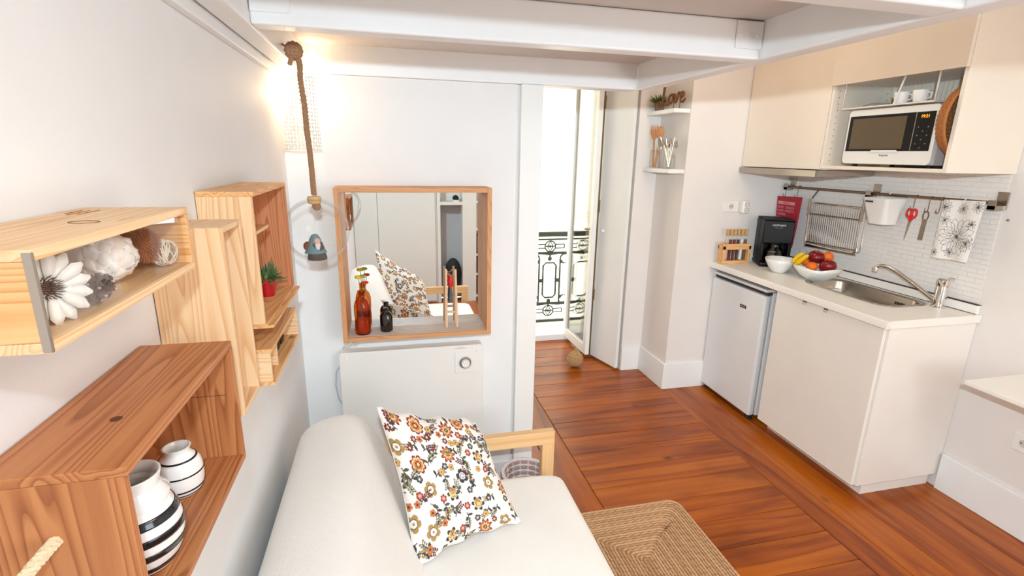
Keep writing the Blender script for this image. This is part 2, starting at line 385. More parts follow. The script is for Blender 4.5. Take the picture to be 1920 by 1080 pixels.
# ------------------------------------------------------------ balcony door, shutters
def door_leaf():
    d=thing('door_1','white framed glazed balcony door leaf opened inwards','door',(1.52,3.9,.02)); d['kind']='structure'; del d['category']
    R=Matrix.Rotation(math.atan2(.02,.5),3,'Z')
    def bx(t0,z0,t1,z1,w0=-.018,w1=.018):
        mb=MB(); p0=Vector((1.53,3.64,0)); dr=Vector((-.02,.5,0)).normalized(); nr=Vector((dr.y,-dr.x,0))
        c=p0+dr*((t0+t1)/2)+nr*((w0+w1)/2); 
        mb.obox((c.x,c.y,(z0+z1)/2),(abs(w1-w0),t1-t0,z1-z0),Matrix((nr,dr,Vector((0,0,1)))).transposed()); return mb
    fr=bx(0,.03,.055,2.38); obj('stile',fr,m_trim,d,bevel=.004); obj('stile',bx(.445,.03,.50,2.38),m_trim,d,bevel=.004)
    obj('bottom_rail',bx(.055,.03,.445,.11),m_trim,d,bevel=.003); obj('top_rail',bx(.055,2.31,.445,2.38),m_trim,d,bevel=.003)
    obj('pane',bx(.05,.10,.45,2.32,-.002,.002),m_pane,d)
    obj('gasket',bx(.0,.03,.012,2.38,.018,.03),m_brass,d)
    for z in(.5,1.2,1.95): obj('hinge',bx(-.004,z,.006,z+.09,.02,.034),m_brass,d)
    obj('handle',MB().tube([(1.50,3.66,1.07),(1.47,3.66,1.07),(1.465,3.66,1.07),(1.465,3.72,1.065)],.008,8),m_sst,d,smooth=True)
    return d
door_leaf()
def shutter(p,q,w,name,label):
    p=Vector((*p,0)); q=Vector((*q,0)); dr=(q-p).normalized(); nr=Vector((dr.y,-dr.x,0)); L=(q-p).length
    d=thing(name,label,'door',(p.x,p.y,.015)); d['kind']='structure'; del d['category']
    M3=Matrix((nr,dr,Vector((0,0,1)))).transposed()
    def bx(t0,z0,t1,z1,w0,w1):
        c=p+dr*((t0+t1)/2)+nr*((w0+w1)/2); return MB().obox((c.x,c.y,(z0+z1)/2),(abs(w1-w0),t1-t0,z1-z0),M3)
    obj('panel',bx(0,.015,L,2.4,-w/2,w/2),m_trim,d,bevel=.003)
    return d,bx,L
sh,bx,L_=shutter((1.672,3.375),(1.545,3.83),.026,'door_2','white interior shutter panel folded open')
obj('knob',MB().lathe([(0,-.03),(.010,-.028),(.013,-.02),(.008,-.012),(.006,0)],(1.6,3.6,1.06),14,'x'),m_trim,sh,smooth=True)
sh2,bx,L_=shutter((1.672,3.86),(1.676,4.09),.016,'door_3','narrow white shutter panel folded against the reveal')
struct('window_1',MB().box(.55,YF-.05,0,1.70,YF+.14,.055).box(.55,YF-.02,.055,.60,YF+.08,2.42).box(1.69,YF-.02,.055,1.70,YF+.08,2.42).box(.6,YF-.02,2.36,1.69,YF+.08,2.42),m_trim,bevel=.004)
# ------------------------------------------------------------ balcony + street
struct('balcony_floor',B(-.4,YF+.14,-.12,2.6,4.75,-.02),m_stone)
rl=thing('balcony_railing','dark green cast iron balcony railing with scrolls and long octagons','railing',(1.2,4.62,-.02))
YB=4.55; zb,zt=-.0,.915
obj('handrail',B(-.3,YB-.022,zt-.045,2.5,YB+.022,zt),m_iron,rl,bevel=.004)
obj('bottom_bar',B(-.3,YB-.012,.02,2.5,YB+.012,.045),m_iron,rl)
obj('upper_bar',MB().box(-.3,YB-.008,.70,2.5,YB+.008,.722).box(-.3,YB-.006,.835,2.5,YB+.006,.85),m_iron,rl)
obj('lower_bar',MB().box(-.3,YB-.008,.20,2.5,YB+.008,.222),m_iron,rl)
def casting(cx):
    mb=MB(); r=.0085
    def T(pts,rr=r,cl=False): mb.tube([(cx+p[0],YB,p[1]) for p in pts],rr,6,cl)
    def A(x,z,R,a0,a1,n=10,rr=r): T([(x+R*math.cos(a0+(a1-a0)*k/n),z+R*math.sin(a0+(a1-a0)*k/n)) for k in range(n+1)],rr)
    # long octagon
    T([(-.065,.30),(-.065,.585),(-.04,.615),(.04,.615),(.065,.585),(.065,.30),(.04,.27),(-.04,.27)],.009,True)
    for s in(-1,1):
        T([(s*.105,.23),(s*.105,.65)],.009)
        mb.sphere((cx+s*.085,YB,.44),.02,8,6,squash=(1.1,.5,1))
        for (z,dz) in((.66,1),(.24,-1)):
            A(s*.150,z-dz*.005,.045,PI/2*dz if s<0 else PI/2*dz,(PI/2*dz)+s*dz*PI*1.0,10)
            mb.sphere((cx+s*.118,YB,z-dz*.035),.016,8,6)
            T([(s*.155,z+dz*.04),(s*.10,z+dz*.045),(0,z+dz*.035)],.007)
    for z in(.775,.135):
        A(0,z,.052,0,2*PI,20,.007)
        T([(0,z-.05),(.028,z),(0,z+.05),(-.028,z)],.007,True); T([(-.05,z),(.05,z)],.006)
        mb.sphere((cx,YB,z),.014,8,6)
        for s in(-1,1):
            T([(s*.05,z+.018),(s*.14,z+.018)],.006); T([(s*.05,z-.018),(s*.14,z-.018)],.006); T([(s*.14,z-.018),(s*.14,z+.018)],.006)
    for z,dz in((.655,1),(.235,-1)):
        mb.sphere((cx,YB,z),.022,8,6,squash=(1,.6,1)); T([(0,z),(0,z+dz*.06)],.009)
    return mb
pan=obj('casting',casting(1.475),m_iron,rl,smooth=True)
for k in(-3,-2,-1,1,2):
    c_=pan.copy(); C.objects.link(c_); c_.parent=rl; c_.location.x=.31*k
fc=thing('opposite_facade','cream rendered house front across the street with moulded bands','building',(2,9.0,-8))
obj('wall',B(-14,9,-8,20,9.5,14),m_stucco,fc)
for z,t,h in((.60,.10,.07),(.42,.06,.05),(3.6,.15,.25),(-3,.1,.2)): obj('moulding',B(-14,9-t,z,20,9,z+h),m_stucco,fc,bevel=.015)
for x in(-4.5,6.2): 
    w_=obj('window',MB().box(x,8.9,.9,x+.12,9.02,3.2).box(x+1.1,8.9,.9,x+1.22,9.02,3.2).box(x+.12,8.9,3.08,x+1.1,9.02,3.2).box(x,8.85,.78,x+1.22,9.02,.9),m_stone,fc)
    obj('pane',B(x+.12,8.98,.9,x+1.1,9.01,3.08),m_pane,w_)
struct('street_ground',B(-14,YF+.3,-8.2,20,9.5,-8),m_stone)
# ------------------------------------------------------------ kitchen
GAP=.002
cb=thing('base_cabinet','white base cabinet under the sink with plain door','cabinet',(2.42,2.04,0))
obj('door',B(2.150,1.712,.072,2.168,2.38,.885),m_lam,cb,bevel=.0015)
obj('side_panel',B(2.170,1.70,.072,X1-GAP,1.716,.888),m_lam,cb,bevel=.001)
obj('carcass',MB().box(2.170,1.716,.072,2.66,1.73,.885).box(2.17,2.364,.072,2.66,2.38,.885).box(2.17,1.73,.072,2.66,2.364,.088).box(2.64,1.73,.088,2.66,2.364,.885),m_lam,cb)
obj('plinth',MB().box(2.235,1.725,0,2.25,2.38,.07).box(2.25,1.725,0,2.66,1.74,.07),m_lam,cb)
for y in(2.02,2.16): obj('handle_clip',MB().box(2.142,y,.878,2.15,y+.022,.884).tube([(2.146,y+.003,.878),(2.142,y+.003,.868),(2.142,y+.019,.868),(2.146,y+.019,.878)],.0015,6),m_sst,cb)
wt=thing('worktop','long off-white kitchen worktop with rounded front edge','worktop',(2.4,2.3,.89))
# top with a hole for the sink: ring of boxes
sx0,sx1,sy0,sy1=2.235,2.535,1.86,2.37
tp=MB()
def ring_plate(outer,inner,z0,z1):
    n=len(outer); vs=[(p[0],p[1],z) for z in(z0,z1) for p in outer]+[(p[0],p[1],z) for z in(z0,z1) for p in inner]
    fs=[]
    for i in range(n):
        j=(i+1)%n
        fs+=[(i,j,n+j,n+i),(2*n+j,2*n+i,3*n+i,3*n+j),(n+i,n+j,3*n+j,3*n+i),(j,i,2*n+i,2*n+j)]
    return MB().add(vs,fs)
def rrect(cx,cy,hx,hy,r,n=8):
    out=[]
    for sx,sy,a0 in((1,1,0),(-1,1,PI/2),(-1,-1,PI),(1,-1,3*PI/2)):
        for k in range(n+1):
            a=a0+PI/2*k/n; out.append((cx+sx*(hx-r)+r*math.cos(a),cy+sy*(hy-r)+r*math.sin(a)))
    return out
def sink_outline(s,n=9):
    e=1-s; return rrect(2.472,2.142,.140-e*.16,.268-e*.16,.075-e*.10,n)
so=sink_outline(1.0); n_=len(so)
def rect_like(pts,x0,y0,x1,y1):
    out=[]; cx,cy=2.472,2.142
    for x,y in pts:
        dx,dy=x-cx,y-cy; t=1e9
        if dx>1e-6: t=min(t,(x1-cx)/dx)
        if dx<-1e-6: t=min(t,(x0-cx)/dx)
        if dy>1e-6: t=min(t,(y1-cy)/dy)
        if dy<-1e-6: t=min(t,(y0-cy)/dy)
        out.append((cx+dx*t,cy+dy*t))
    return out
rp=rect_like(so,2.14,1.75,2.66,2.5)
# snap nearest points on corners
for cxy in((2.14,1.75),(2.66,1.75),(2.66,2.5),(2.14,2.5)):
    k=min(range(n_),key=lambda i:(rp[i][0]-cxy[0])**2+(rp[i][1]-cxy[1])**2); rp[k]=cxy
tpm=ring_plate(rp,sink_outline(.97),.893,.93)
obj('top_panel',tpm,m_top,wt)
obj('top_panel',MB().box(2.14,2.5,.893,X1-GAP,3.003,.93).box(2.14,1.687,.893,X1-GAP,1.75,.93).box(2.66,1.75,.893,X1-GAP,2.5,.93),m_top,wt)
obj('front_edge',MB().prism([(2.141,.893),(2.141,.93),(2.137,.93),(2.131,.926),(2.129,.919),(2.129,.893)],'y',1.687,3.003),m_top,wt,smooth=True)
obj('upstand',MB().box(2.655,1.70,.93,X1-GAP,3.003,.972).box(2.19,2.985,.93,2.655,3.003,.972),m_top,wt,bevel=.002)
obj('seal_strip',MB().box(2.652,1.70,.930,2.655,2.985,.9325).box(2.656,1.70,.972,X1-GAP,3.0,.9745),m_dark,wt)
sk=thing('sink','brushed steel inset sink with pointed corners in the worktop','sink',(2.472,2.142,.93))
mb=MB(); prof=[(1.06,.9315),(1.055,.9345),(1.0,.9345),(.93,.932),(.905,.925),(.87,.84),(.80,.805),(.30,.800)]
vs=[];fs=[]
for s,z in prof:
    for (x,y) in sink_outline(s): vs.append((x,y,z))
for i in range(len(prof)-1):
    for k in range(n_): fs.append((i*n_+k,i*n_+(k+1)%n_,(i+1)*n_+(k+1)%n_,(i+1)*n_+k))
fs.append(tuple((len(prof)-1)*n_+k for k in range(n_)))
obj('bowl',mb.add(vs,fs),m_sst,sk,smooth='all')
dr=obj('drain',MB().lathe([(0,.8035),(.03,.8035),(.036,.801)],(2.472,2.142,0),24),m_chrome,sk,smooth=True)
obj('overflow_slots',MB().add([],[]).box(2.590,1.99,.885,2.594,1.995,.90).box(2.590,2.005,.885,2.594,2.01,.90).box(2.590,2.02,.885,2.594,2.025,.90).box(2.590,2.035,.885,2.594,2.04,.90),m_dark,sk)
fa=thing('kitchen_tap','chrome single lever kitchen tap with long sloping spout','tap',(2.60,1.835,.93))
cx,cy=2.602,1.832
obj('base_ring',MB().lathe([(.033,.9301),(.033,.934),(.028,.938),(.026,.938)],(cx,cy,0),28),m_chrome,fa,smooth=True)
obj('body',MB().lathe([(.0255,.936),(.0255,1.03),(.024,1.034),(.024,1.037)],(cx,cy,0),28),m_chrome,fa,smooth=True)
obj('handle_cap',MB().lathe([(.0245,1.038),(.027,1.045),(.027,1.068),(.022,1.074),(0,1.076)],(cx,cy,0),28),m_chrome,fa,smooth=True)
obj('lever',MB().tube([(cx+.01,cy-.005,1.068),(cx+.005,cy-.028,1.078),(cx+.003,cy-.042,1.078)],[.008,.007,.006],10,flat=.6),m_chrome,fa,smooth=True)
sp=[(cx-.01,cy+.018,.962),(cx-.015,cy+.06,.985),(cx-.03,cy+.14,1.03),(cx-.045,cy+.21,1.066),(cx-.052,cy+.25,1.079),(cx-.058,cy+.285,1.079),(cx-.06,cy+.31,1.068)]
obj('spout',MB().tube(sp,[.011,.010,.010,.010,.010,.010,.010],12),m_chrome,fa,smooth=True)
obj('nozzle',MB().lathe([(.0,-.022),(.013,-.022),(.014,-.004),(.011,.004),(0,.004)],(cx-.06,cy+.312,1.066),18),m_chrome,fa,smooth=True)
# fridge
fr=thing('fridge','small white undercounter fridge left of the base cabinet','fridge',(2.42,2.74,0))
obj('body',B(2.215,2.478,.03,2.66,2.998,.84),m_fridge,fr,bevel=.004)
obj('door',B(2.162,2.478,.03,2.208,2.998,.822),m_fridge,fr,bevel=.014,bseg=4,smooth=True)
obj('gasket',B(2.208,2.49,.04,2.215,2.99,.815),mat('grey_rubber',rgb(150,140,136),.7),fr)
obj('top_cover',B(2.168,2.478,.845,2.66,2.998,.862),m_fridge,fr,bevel=.004)
obj('top_gap',B(2.185,2.482,.826,2.215,2.995,.845),m_dark,fr)
bd=obj('badge',B(2.1597,2.63,.700,2.162,2.685,.719),m_blackm,fr)
text('badge_print','FRIGOR',.0115,(2.1594,2.6575,.7095),RX,mat('silver_print',rgb(215,200,195),.4),bd)
for y in(2.50,2.97): obj('foot',MB().lathe([(.014,0),(.014,.03)],(2.20,y,0),12),m_blackm,fr)
obj('hinge_cap',MB().box(2.165,2.482,.022,2.20,2.51,.03),m_blackm,fr)
# upper cabinets
uc=thing('wall_cabinet','cream wall cabinet with plain door above the extractor hood','cabinet',(2.48,2.68,1.566))
obj('door',B(2.279,2.366,1.568,2.297,3.0,2.36),m_cream,uc,bevel=.0012)
obj('carcass',MB().box(2.299,2.364,1.566,X1-GAP,2.38,2.36).box(2.299,2.985,1.566,X1-GAP,3.002,2.36).box(2.299,2.38,1.566,X1-GAP,2.985,1.584).box(2.299,2.38,2.344,X1-GAP,2.985,2.36),m_cream,uc)
hd=thing('extractor_hood','slim steel pull-out extractor hood under the left wall cabinet','extractor',(2.45,2.69,1.53))
obj('front_bar',B(2.262,2.37,1.527,2.285,3.0,1.563),m_sst,hd,bevel=.001)
obj('housing',MB().prism([(2.285,1.53),(2.285,1.562),(2.66,1.562),(2.66,1.535)],'y',2.375,2.998),mat('hood_grey',rgb(176,160,146),.45,.5),hd)
obj('filter',B(2.31,2.42,1.5275,2.62,2.96,1.530),m_sst,hd)
mc=thing('open_niche_cabinet','cream wall cabinet with open microwave niche under a flap door','cabinet',(2.48,2.03,1.574))
zn0,zn1=1.590,1.990; y0,y1=1.700,2.362
obj('side_panel',B(2.279,y0,1.574,X1-GAP,y0+.018,2.36),m_cream,mc,bevel=.001)
obj('side_panel',B(2.279,y1-.016,1.574,X1-GAP,y1,2.36),m_cream,mc,bevel=.001,label='white inner side panel with rows of shelf holes')
obj('bottom_panel',B(2.281,y0+.018,1.574,X1-GAP,y1-.016,zn0),m_cream,mc)
obj('niche_top',B(2.30,y0+.018,zn1+.01,X1-GAP,y1-.016,zn1+.026),m_cream,mc)
obj('back_panel',B(X1-.02,y0+.018,zn0,X1-GAP,y1-.016,2.35),m_cream,mc)
obj('flap_door',B(2.262,y0+.002,zn1,2.279,y1-.003,2.36),m_cream,mc,bevel=.0012)
hl=MB()
for i in range(12):
    for x in(2.315,2.62): hl.lathe([(.0025,-.0006),(.0025,0)],(x,y1-.016,1.615+.032*i),8,'y')
hl_=obj('shelf_holes',hl,m_dark,mc); hl_['kind']='stuff'
# microwave
mw=thing('microwave','white microwave oven with dark glass door and orange clock','microwave',(2.45,2.03,zn0))
mx0,my0,my1,mz0,mz1=2.312,1.805,2.262,1.603,1.863
obj('casing',B(mx0+.02,my0,mz0,2.64,my1,mz1),mat('microwave_casing',rgb(205,196,196),.4),mw,bevel=.006,bseg=3,smooth=True)
fp=obj('front_frame',MB().prism(rrect((my0+my1)/2,(mz0+mz1)/2,(my1-my0)/2,(mz1-mz0)/2,.02,5),'x',mx0,mx0+.022),m_wp,mw,bevel=.003,smooth=True)
obj('door_glass',B(mx0-.003,1.905,mz0+.062,mx0,my1-.014,mz1-.03),m_black,mw,bevel=.001)
obj('window',B(mx0-.0042,1.945,mz0+.072,mx0-.003,my1-.035,mz1-.043),mat('smoked_window',rgb(98,84,62),.12,spec=.8),mw)
cpn=obj('control_panel',B(mx0-.003,my0+.014,mz0+.062,mx0,1.901,mz1-.03),m_black,mw,bevel=.001)
obj('divider_strip',B(mx0-.004,1.901,mz0+.06,mx0-.0005,1.905,mz1-.03),m_chrome,mw)
m_or=mat('orange_display',rgb(255,150,30),.4,emit=2.2)
text('clock_digits','19:21',.018,(mx0-.0036,1.862,mz1-.05),RX,m_or,cpn)
m_gp=mat('grey_print',rgb(120,110,104),.5)
for i in range(6):
    for j in range(3): obj('button',MB().lathe([(0,-.0015),(.003,-.001),(.0034,0)],(mx0-.003,1.84+j*.022,mz0+.075+i*.018),10,'x'),m_gp if (i+j)%2 else m_blackm,mw)
obj('door_latch_tab',MB().prism([(1.955,mz0+.056),(1.968,mz0+.066),(2.095,mz0+.066),(2.108,mz0+.056)],'x',mx0-.006,mx0+.001),m_wp,mw)
text('brand_print','hotpoint',.0135,(mx0-.0005,2.03,mz0+.042),RX,mat('brown_print',rgb(90,74,66),.5),fp)
for y in(1.84,2.22):
    for x in(2.36,2.6): obj('foot',MB().lathe([(.012,zn0),(.010,mz0+.002)],(x,y,0),12),m_blackm,mw)
# wicker tray
m_wick=mat('tan_wicker',rgb(172,106,50),.7,bump=.5,bscale=500)
wk=thing('wicker_tray','round brown wicker tray standing on edge beside the microwave','tray',(2.42,1.76,1.6))
def weave_bowl(c,R,depth,rings,axis_sign):
    mb=MB()
    for i in range(rings):
        t=(i+.5)/rings; r=R*math.sin(t*PI/2); h=depth*(1-t**2.2)
        n=max(10,int(60*t)+8); pts=[]
        for k in range(n):
            a=2*PI*k/n; w=.0035*(1 if (k+i)%2 else -1)
            pts.append((c[0]+r*math.cos(a),c[1]+axis_sign*(h+w),c[2]+r*math.sin(a)*1.0))
        mb.tube(pts,R/rings*.62,6,True,flat=.8)
    return mb
obj('woven_bowl',weave_bowl((2.405,1.7255,1.79),.158,.076,15,1),m_wick,wk,smooth=True)
obj('rim',MB().tube([(2.405+.159*math.cos(2*PI*k/40),1.7275,1.79+.159*math.sin(2*PI*k/40)) for k in range(40)],.006,8,True),m_wick,wk,smooth=True)
# wire under-shelf basket
ub=thing('undershelf_basket','white wire basket hung under the niche top','rack',(2.45,2.05,1.87))
m_wire=mat('white_coated_wire',rgb(235,225,212),.35)
ya,yb=1.83,2.30; xa,xb=2.30,2.60; zf,zu=1.873,1.998
obj('frame_wire',MB().tube([(xa,yb,zu),(xa,yb,zf),(xa,ya,zf),(xa,ya,zu)],.0042,8).tube([(xb,yb,zu),(xb,yb,zf),(xb,ya,zf),(xb,ya,zu)],.003,8).tube([(xa,yb,zf),(xb,yb,zf)],.003,8).tube([(xa,ya,zf),(xb,ya,zf)],.003,8),m_wire,ub,smooth=True)
obj('centre_strut',MB().tube([(xa+.0,1.985,zu),(xa,2.02,zf)],.0042,8),m_wire,ub,smooth=True)
wm=MB()
for k in range(1,22):
    y=ya+(yb-ya)*k/22; wm.tube([(xa,y,zf),(xb,y,zf),(xb+.01,y,zu)],.0014,5)
obj('wires',wm,m_wire,ub)
def cup(cx,cy,z,r,h,label):
    c=thing('cup',label,'cup',(cx,cy,z),'white cups in the wire basket')
    obj('bowl',MB().shell([(0,0),(r*.72,0),(r*.8,.004),(r*.97,h),(r*.93,h),(r*.75,.006),(0,.005)],(cx,cy,z),24),m_cer,c,smooth=True)
    obj('handle',MB().tube([(cx,cy-r*.9,z+h*.8),(cx,cy-r*1.5,z+h*.7),(cx,cy-r*1.4,z+h*.35),(cx,cy-r*.85,z+h*.25)],.003,6),m_cer,c,smooth=True)
cup(2.335,2.015,zf+.0045,.034,.05,'white cup in the wire basket, left of the two, nearer the glass lid')
cup(2.335,1.925,zf+.0045,.034,.05,'white cup in the wire basket, right of the two, by the wicker tray')
gl=thing('pan_cover','clear glass pan cover with knob lying in the wire basket','lid',(2.37,2.17,zf))
obj('dome',MB().shell([(.075,.003),(.068,.012),(.04,.022),(.008,.026)],(2.385,2.17,zf),28),m_glass,gl,smooth=True)
obj('rim',MB().tube([(2.385+.075*math.cos(2*PI*k/30),2.17+.075*math.sin(2*PI*k/30),zf+.005) for k in range(30)],.0025,6,True),m_rail,gl,smooth=True)
obj('knob',MB().lathe([(.004,.026),(.006,.034),(.010,.040),(.008,.048),(0,.05)],(2.385,2.17,zf),14),m_glass,gl,smooth=True)
# tile splashback
m_tile=mat('white_relief_tile',rgb(238,230,222),.38)
tl=MB(); z=.977; row=0
while z<1.56:
    y=1.715+(0 if row%2 else -.038)
    while y<2.999:
        a=max(y,1.715)+.0008; b=min(y+.074,2.999)
        if b-a>.01:
            d=X1-.0035-random.uniform(0,.0009); tl.add([(d,a,z),(d,b,z),(d,b,z+.0215),(d,a,z+.0215),(X1,a-.0006,z-.0006),(X1,b+.0006,z-.0006),(X1,b+.0006,z+.022),(X1,a-.0006,z+.022)],[(0,3,2,1),(0,1,5,4),(1,2,6,5),(2,3,7,6),(3,0,4,7)])
        y+=.0755
    z+=.0232; row+=1
sb=obj('splashback',B(X1-.002,1.713,.9745,X1-.0003,3.003,1.566),mat('tile_grout',rgb(222,212,204),.8),None); tag(sb,'white splashback of small brick tiles behind the worktop','splashback')
t_=obj('tile',tl,m_tile,sb); t_['kind']='stuff'
# rail
ra=thing('utensil_rail','brushed metal hanging rail fixed over the splashback','rail',(2.63,2.4,1.43))
XR=2.632; ZR=1.441
obj('bar',MB().tube([(XR,3.0,ZR-.002),(XR,1.735,ZR+.006)],.0075,12),m_rail,ra,smooth=True)
for y,zc in((2.965,1.45),(2.34,1.445),(1.722,1.447)):
    obj('bracket',MB().box(2.668,y-.022,zc-.03,2.6755,y+.022,zc+.048).box(2.612,y-.016,zc-.032,2.67,y+.016,zc-.012).box(2.612,y-.016,zc-.03,2.616,y+.016,zc+.012),m_sst,ra,bevel=.001)
def shook(y,x=XR,dz=0,L=.055,label='hook',grp='S hooks on the utensil rail'):
    h=thing('rail_hook',label,'hook',(x,y,ZR-.06),grp)
    pts=arc((x,ZR+.001),.0105,0,PI,8,'xz',y)[::1]
    pts=[(x+.0105*math.cos(a),y,ZR+.002+.0105*math.sin(a)) for a in np.linspace(-.3,PI,9)]
    pts+=[(x-.0105,y,ZR-.03),(x-.0105,y,ZR-L)]
    pts+=[(x-.0105-.010+.010*math.cos(a),y,ZR-L-.010*math.sin(a)) for a in np.linspace(.3,PI,7)]
    pts+=[(x-.031,y,ZR-L+.01)]
    obj('wire',MB().tube(pts,.002,6),m_rail,h,smooth=True); return h
shook(2.965,label='metal hook at the left end holding the red packet'); shook(2.86,label='metal hook holding the right corner of the red packet')
shook(2.075,label='metal hook carrying the red scissors'); shook(2.0,label='metal hook carrying the grater'); shook(1.945,label='empty metal hook beside the flower towel')
# red packet
m_red=mat('red_paper',rgb(168,20,36),.5); m_pk=mat('pink_print',rgb(226,140,142),.6)
rp_=thing('red_packet','red hanging packet printed with pale text panel behind the coffee maker','packet',(2.61,2.91,1.05))
def quadbox(c,th,n):
    """c: 4 corners BL,BR,TR,TL; thickness along n"""
    n=Vector(n); vs=[Vector(p)-n*th/2 for p in c]+[Vector(p)+n*th/2 for p in c]
    return MB().add(vs,[(0,1,2,3),(7,6,5,4),(0,4,5,1),(1,5,6,2),(2,6,7,3),(3,7,4,0)])
obj('sleeve',MB().prism([(3.0,1.375),(2.792,1.383),(2.80,1.19),(2.812,1.05),(2.965,1.05),(2.985,1.19)],'x',2.590,2.604),m_red,rp_,bevel=.002)
obj('print',B(2.5885,2.835,1.325,2.590,2.985,1.345),m_pk,rp_)
text('heading','MENUZI',.0155,(2.5883,2.91,1.335),RX,m_red,rp_)
for i,s in enumerate(['SOUPS   SALADS','PLATES  SWEETS','COFFEE']): text('print_line',s,.022,(2.5893,2.915 if i<2 else 2.94,1.305-.023*i),RX,m_pk,rp_)
obj('print_rule',MB().box(2.5892,2.85,1.238,2.5905,2.985,1.241),m_pk,rp_); obj('emblem',MB().tube([(2.5895,2.845+.010*math.cos(2*PI*k/14),1.12+.012*math.sin(2*PI*k/14)) for k in range(14)],.0014,5,True).box(2.589,2.843,1.112,2.590,2.847,1.128),m_pk,rp_)
# dish rack
dk=thing('hanging_dish_rack','chrome wire dish rack hanging from the rail over the fruit bowl','rack',(2.6,2.5,1.09))
A_=(2.585,2.705,1.36); B_=(2.585,2.325,1.362); C_=(2.60,2.335,1.10); D_=(2.60,2.71,1.092)
def lerp(a,b,t): return tuple(a[i]+(b[i]-a[i])*t for i in range(3))
pts=[]
for p,q in((A_,B_),(B_,C_),(C_,D_),(D_,A_)): pts+=[lerp(p,q,.04),lerp(p,q,.5),lerp(p,q,.96)]
obj('outer_frame',MB().tube(pts,.0042,8,True),m_chrome,dk,smooth=True)
obj('inner_frame',MB().tube([(p[0]+.03,p[1],p[2]) for p in pts],.003,8,True),m_chrome,dk,smooth=True)
wr=MB()
for k in range(1,25):
    t=k/25; a=lerp(A_,B_,t); d=lerp(D_,C_,t); wr.tube([(a[0]+.03,a[1],a[2]),(a[0],a[1],a[2]),(d[0],d[1],d[2]+.04),(d[0]+.005,d[1],d[2]),(d[0]+.03,d[1],d[2])],.0017,5)
obj('wires',wr,m_chrome,dk,smooth=True)
obj('cross_bar',MB().tube([lerp(A_,D_,.26),lerp(B_,C_,.26)],.0035,8).tube([lerp(A_,D_,.93),lerp(B_,C_,.93)],.0035,8).tube([lerp(A_,D_,1.03),lerp(B_,C_,1.03)],.004,8),m_rail,dk,smooth=True)
for a,d in((A_,D_),(B_,C_)):
    obj('strap',MB().add([],[]).obox(lerp((a[0]-.006,a[1],a[2]+.02),lerp(a,d,.28),.5),(.003,.018,.10),Matrix.Identity(3)).obox((a[0]+.02,a[1]-.01,a[2]+.052),(.06,.012,.004),Matrix.Rotation(math.radians(-52),3,'Y')),m_sst,dk)
# white container
bu=thing('utensil_caddy','white plastic container hanging on the rail right of the dish rack','container',(2.58,2.22,1.29))
def taper(x0,x1,y0,y1,z0,z1,k,r0,r1,th=.003):
    o1=rrect((x0+x1)/2,(y0+y1)/2,(x1-x0)/2,(y1-y0)/2,r1,5); i1=rrect((x0+x1)/2,(y0+y1)/2,(x1-x0)/2-th,(y1-y0)/2-th,r1-th,5)
    xc=(x0+x1)/2+.012; o0=rrect(xc,(y0+y1)/2,(x1-x0)/2*k,(y1-y0)/2*k,r0,5); i0=rrect(xc,(y0+y1)/2,(x1-x0)/2*k-th,(y1-y0)/2*k-th,r0-th,5)
    n=len(o1); vs=[(*p,z0) for p in o0]+[(*p,z1) for p in o1]+[(*p,z1) for p in i1]+[(*p,z0+th) for p in i0]; fs=[]
    for a,b in((0,1),(1,2),(2,3)):
        for k_ in range(n): fs.append((a*n+k_,a*n+(k_+1)%n,b*n+(k_+1)%n,b*n+k_))
    fs.append(tuple(range(n))[::-1]); fs.append(tuple(3*n+i for i in range(n))); return MB().add(vs,fs)
obj('tub',taper(2.515,2.655,2.135,2.285,1.290,1.428,.72,.03,.016),m_wp,bu,smooth=True)
obj('handle_slot',B(2.5138,2.215,1.404,2.516,2.26,1.412),m_dark,bu)
obj('hanger',MB().tube([(2.655,2.22,1.425),(2.648,2.22,1.452),(2.632,2.22,1.455),(2.622,2.22,1.446)],.003,6),m_wp,bu,smooth=True)
# scissors
sc=thing('scissors','red handled scissors hanging from the rail','scissors',(2.62,2.075,1.22))
m_redp=mat('red_plastic',rgb(214,36,34),.3)
yc=2.07
for s in(-1,1): obj('handle',MB().tube([(2.612,yc+s*.014+.012*math.cos(a),1.362+.021*math.sin(a)) for a in np.linspace(0,2*PI,16)[:-1]],.0055,7,True).tube([(2.612,yc+s*.010,1.342),(2.612,yc,1.322)],.007,7),m_redp,sc,smooth=True)
obj('blade',quadbox([(2.6115,yc+.012,1.228),(2.6115,yc+.010,1.228),(2.6115,yc-.008,1.325),(2.6115,yc+.006,1.325)],.002,(1,0,0)),m_sst,sc)
obj('blade',quadbox([(2.6135,yc+.013,1.226),(2.6135,yc+.0115,1.226),(2.6135,yc-.004,1.325),(2.6135,yc+.010,1.325)],.002,(1,0,0)),m_sst,sc)
gr=thing('hand_grater','long narrow metal grater hanging from a hook','grater',(2.62,2.0,1.23))
yc=1.998
obj('blade',quadbox([(2.612,yc+.014,1.235),(2.612,yc-.010,1.235),(2.612,yc-.012,1.34),(2.612,yc+.010,1.34)],.0025,(1,0,0)),m_sst,gr)
tt=MB()
for i in range(14):
    for j in range(3): tt.sphere((2.6105,yc-.007+j*.007,1.242+i*.007),.0018,5,4)
obj('teeth',tt,m_rail,gr)
obj('handle',MB().tube([(2.612,yc-.011,1.34),(2.612,yc-.016,1.36),(2.612,yc-.010,1.378),(2.612,yc+.008,1.378),(2.612,yc+.013,1.36),(2.612,yc+.010,1.34)],.003,6),m_rail,gr,smooth=True)
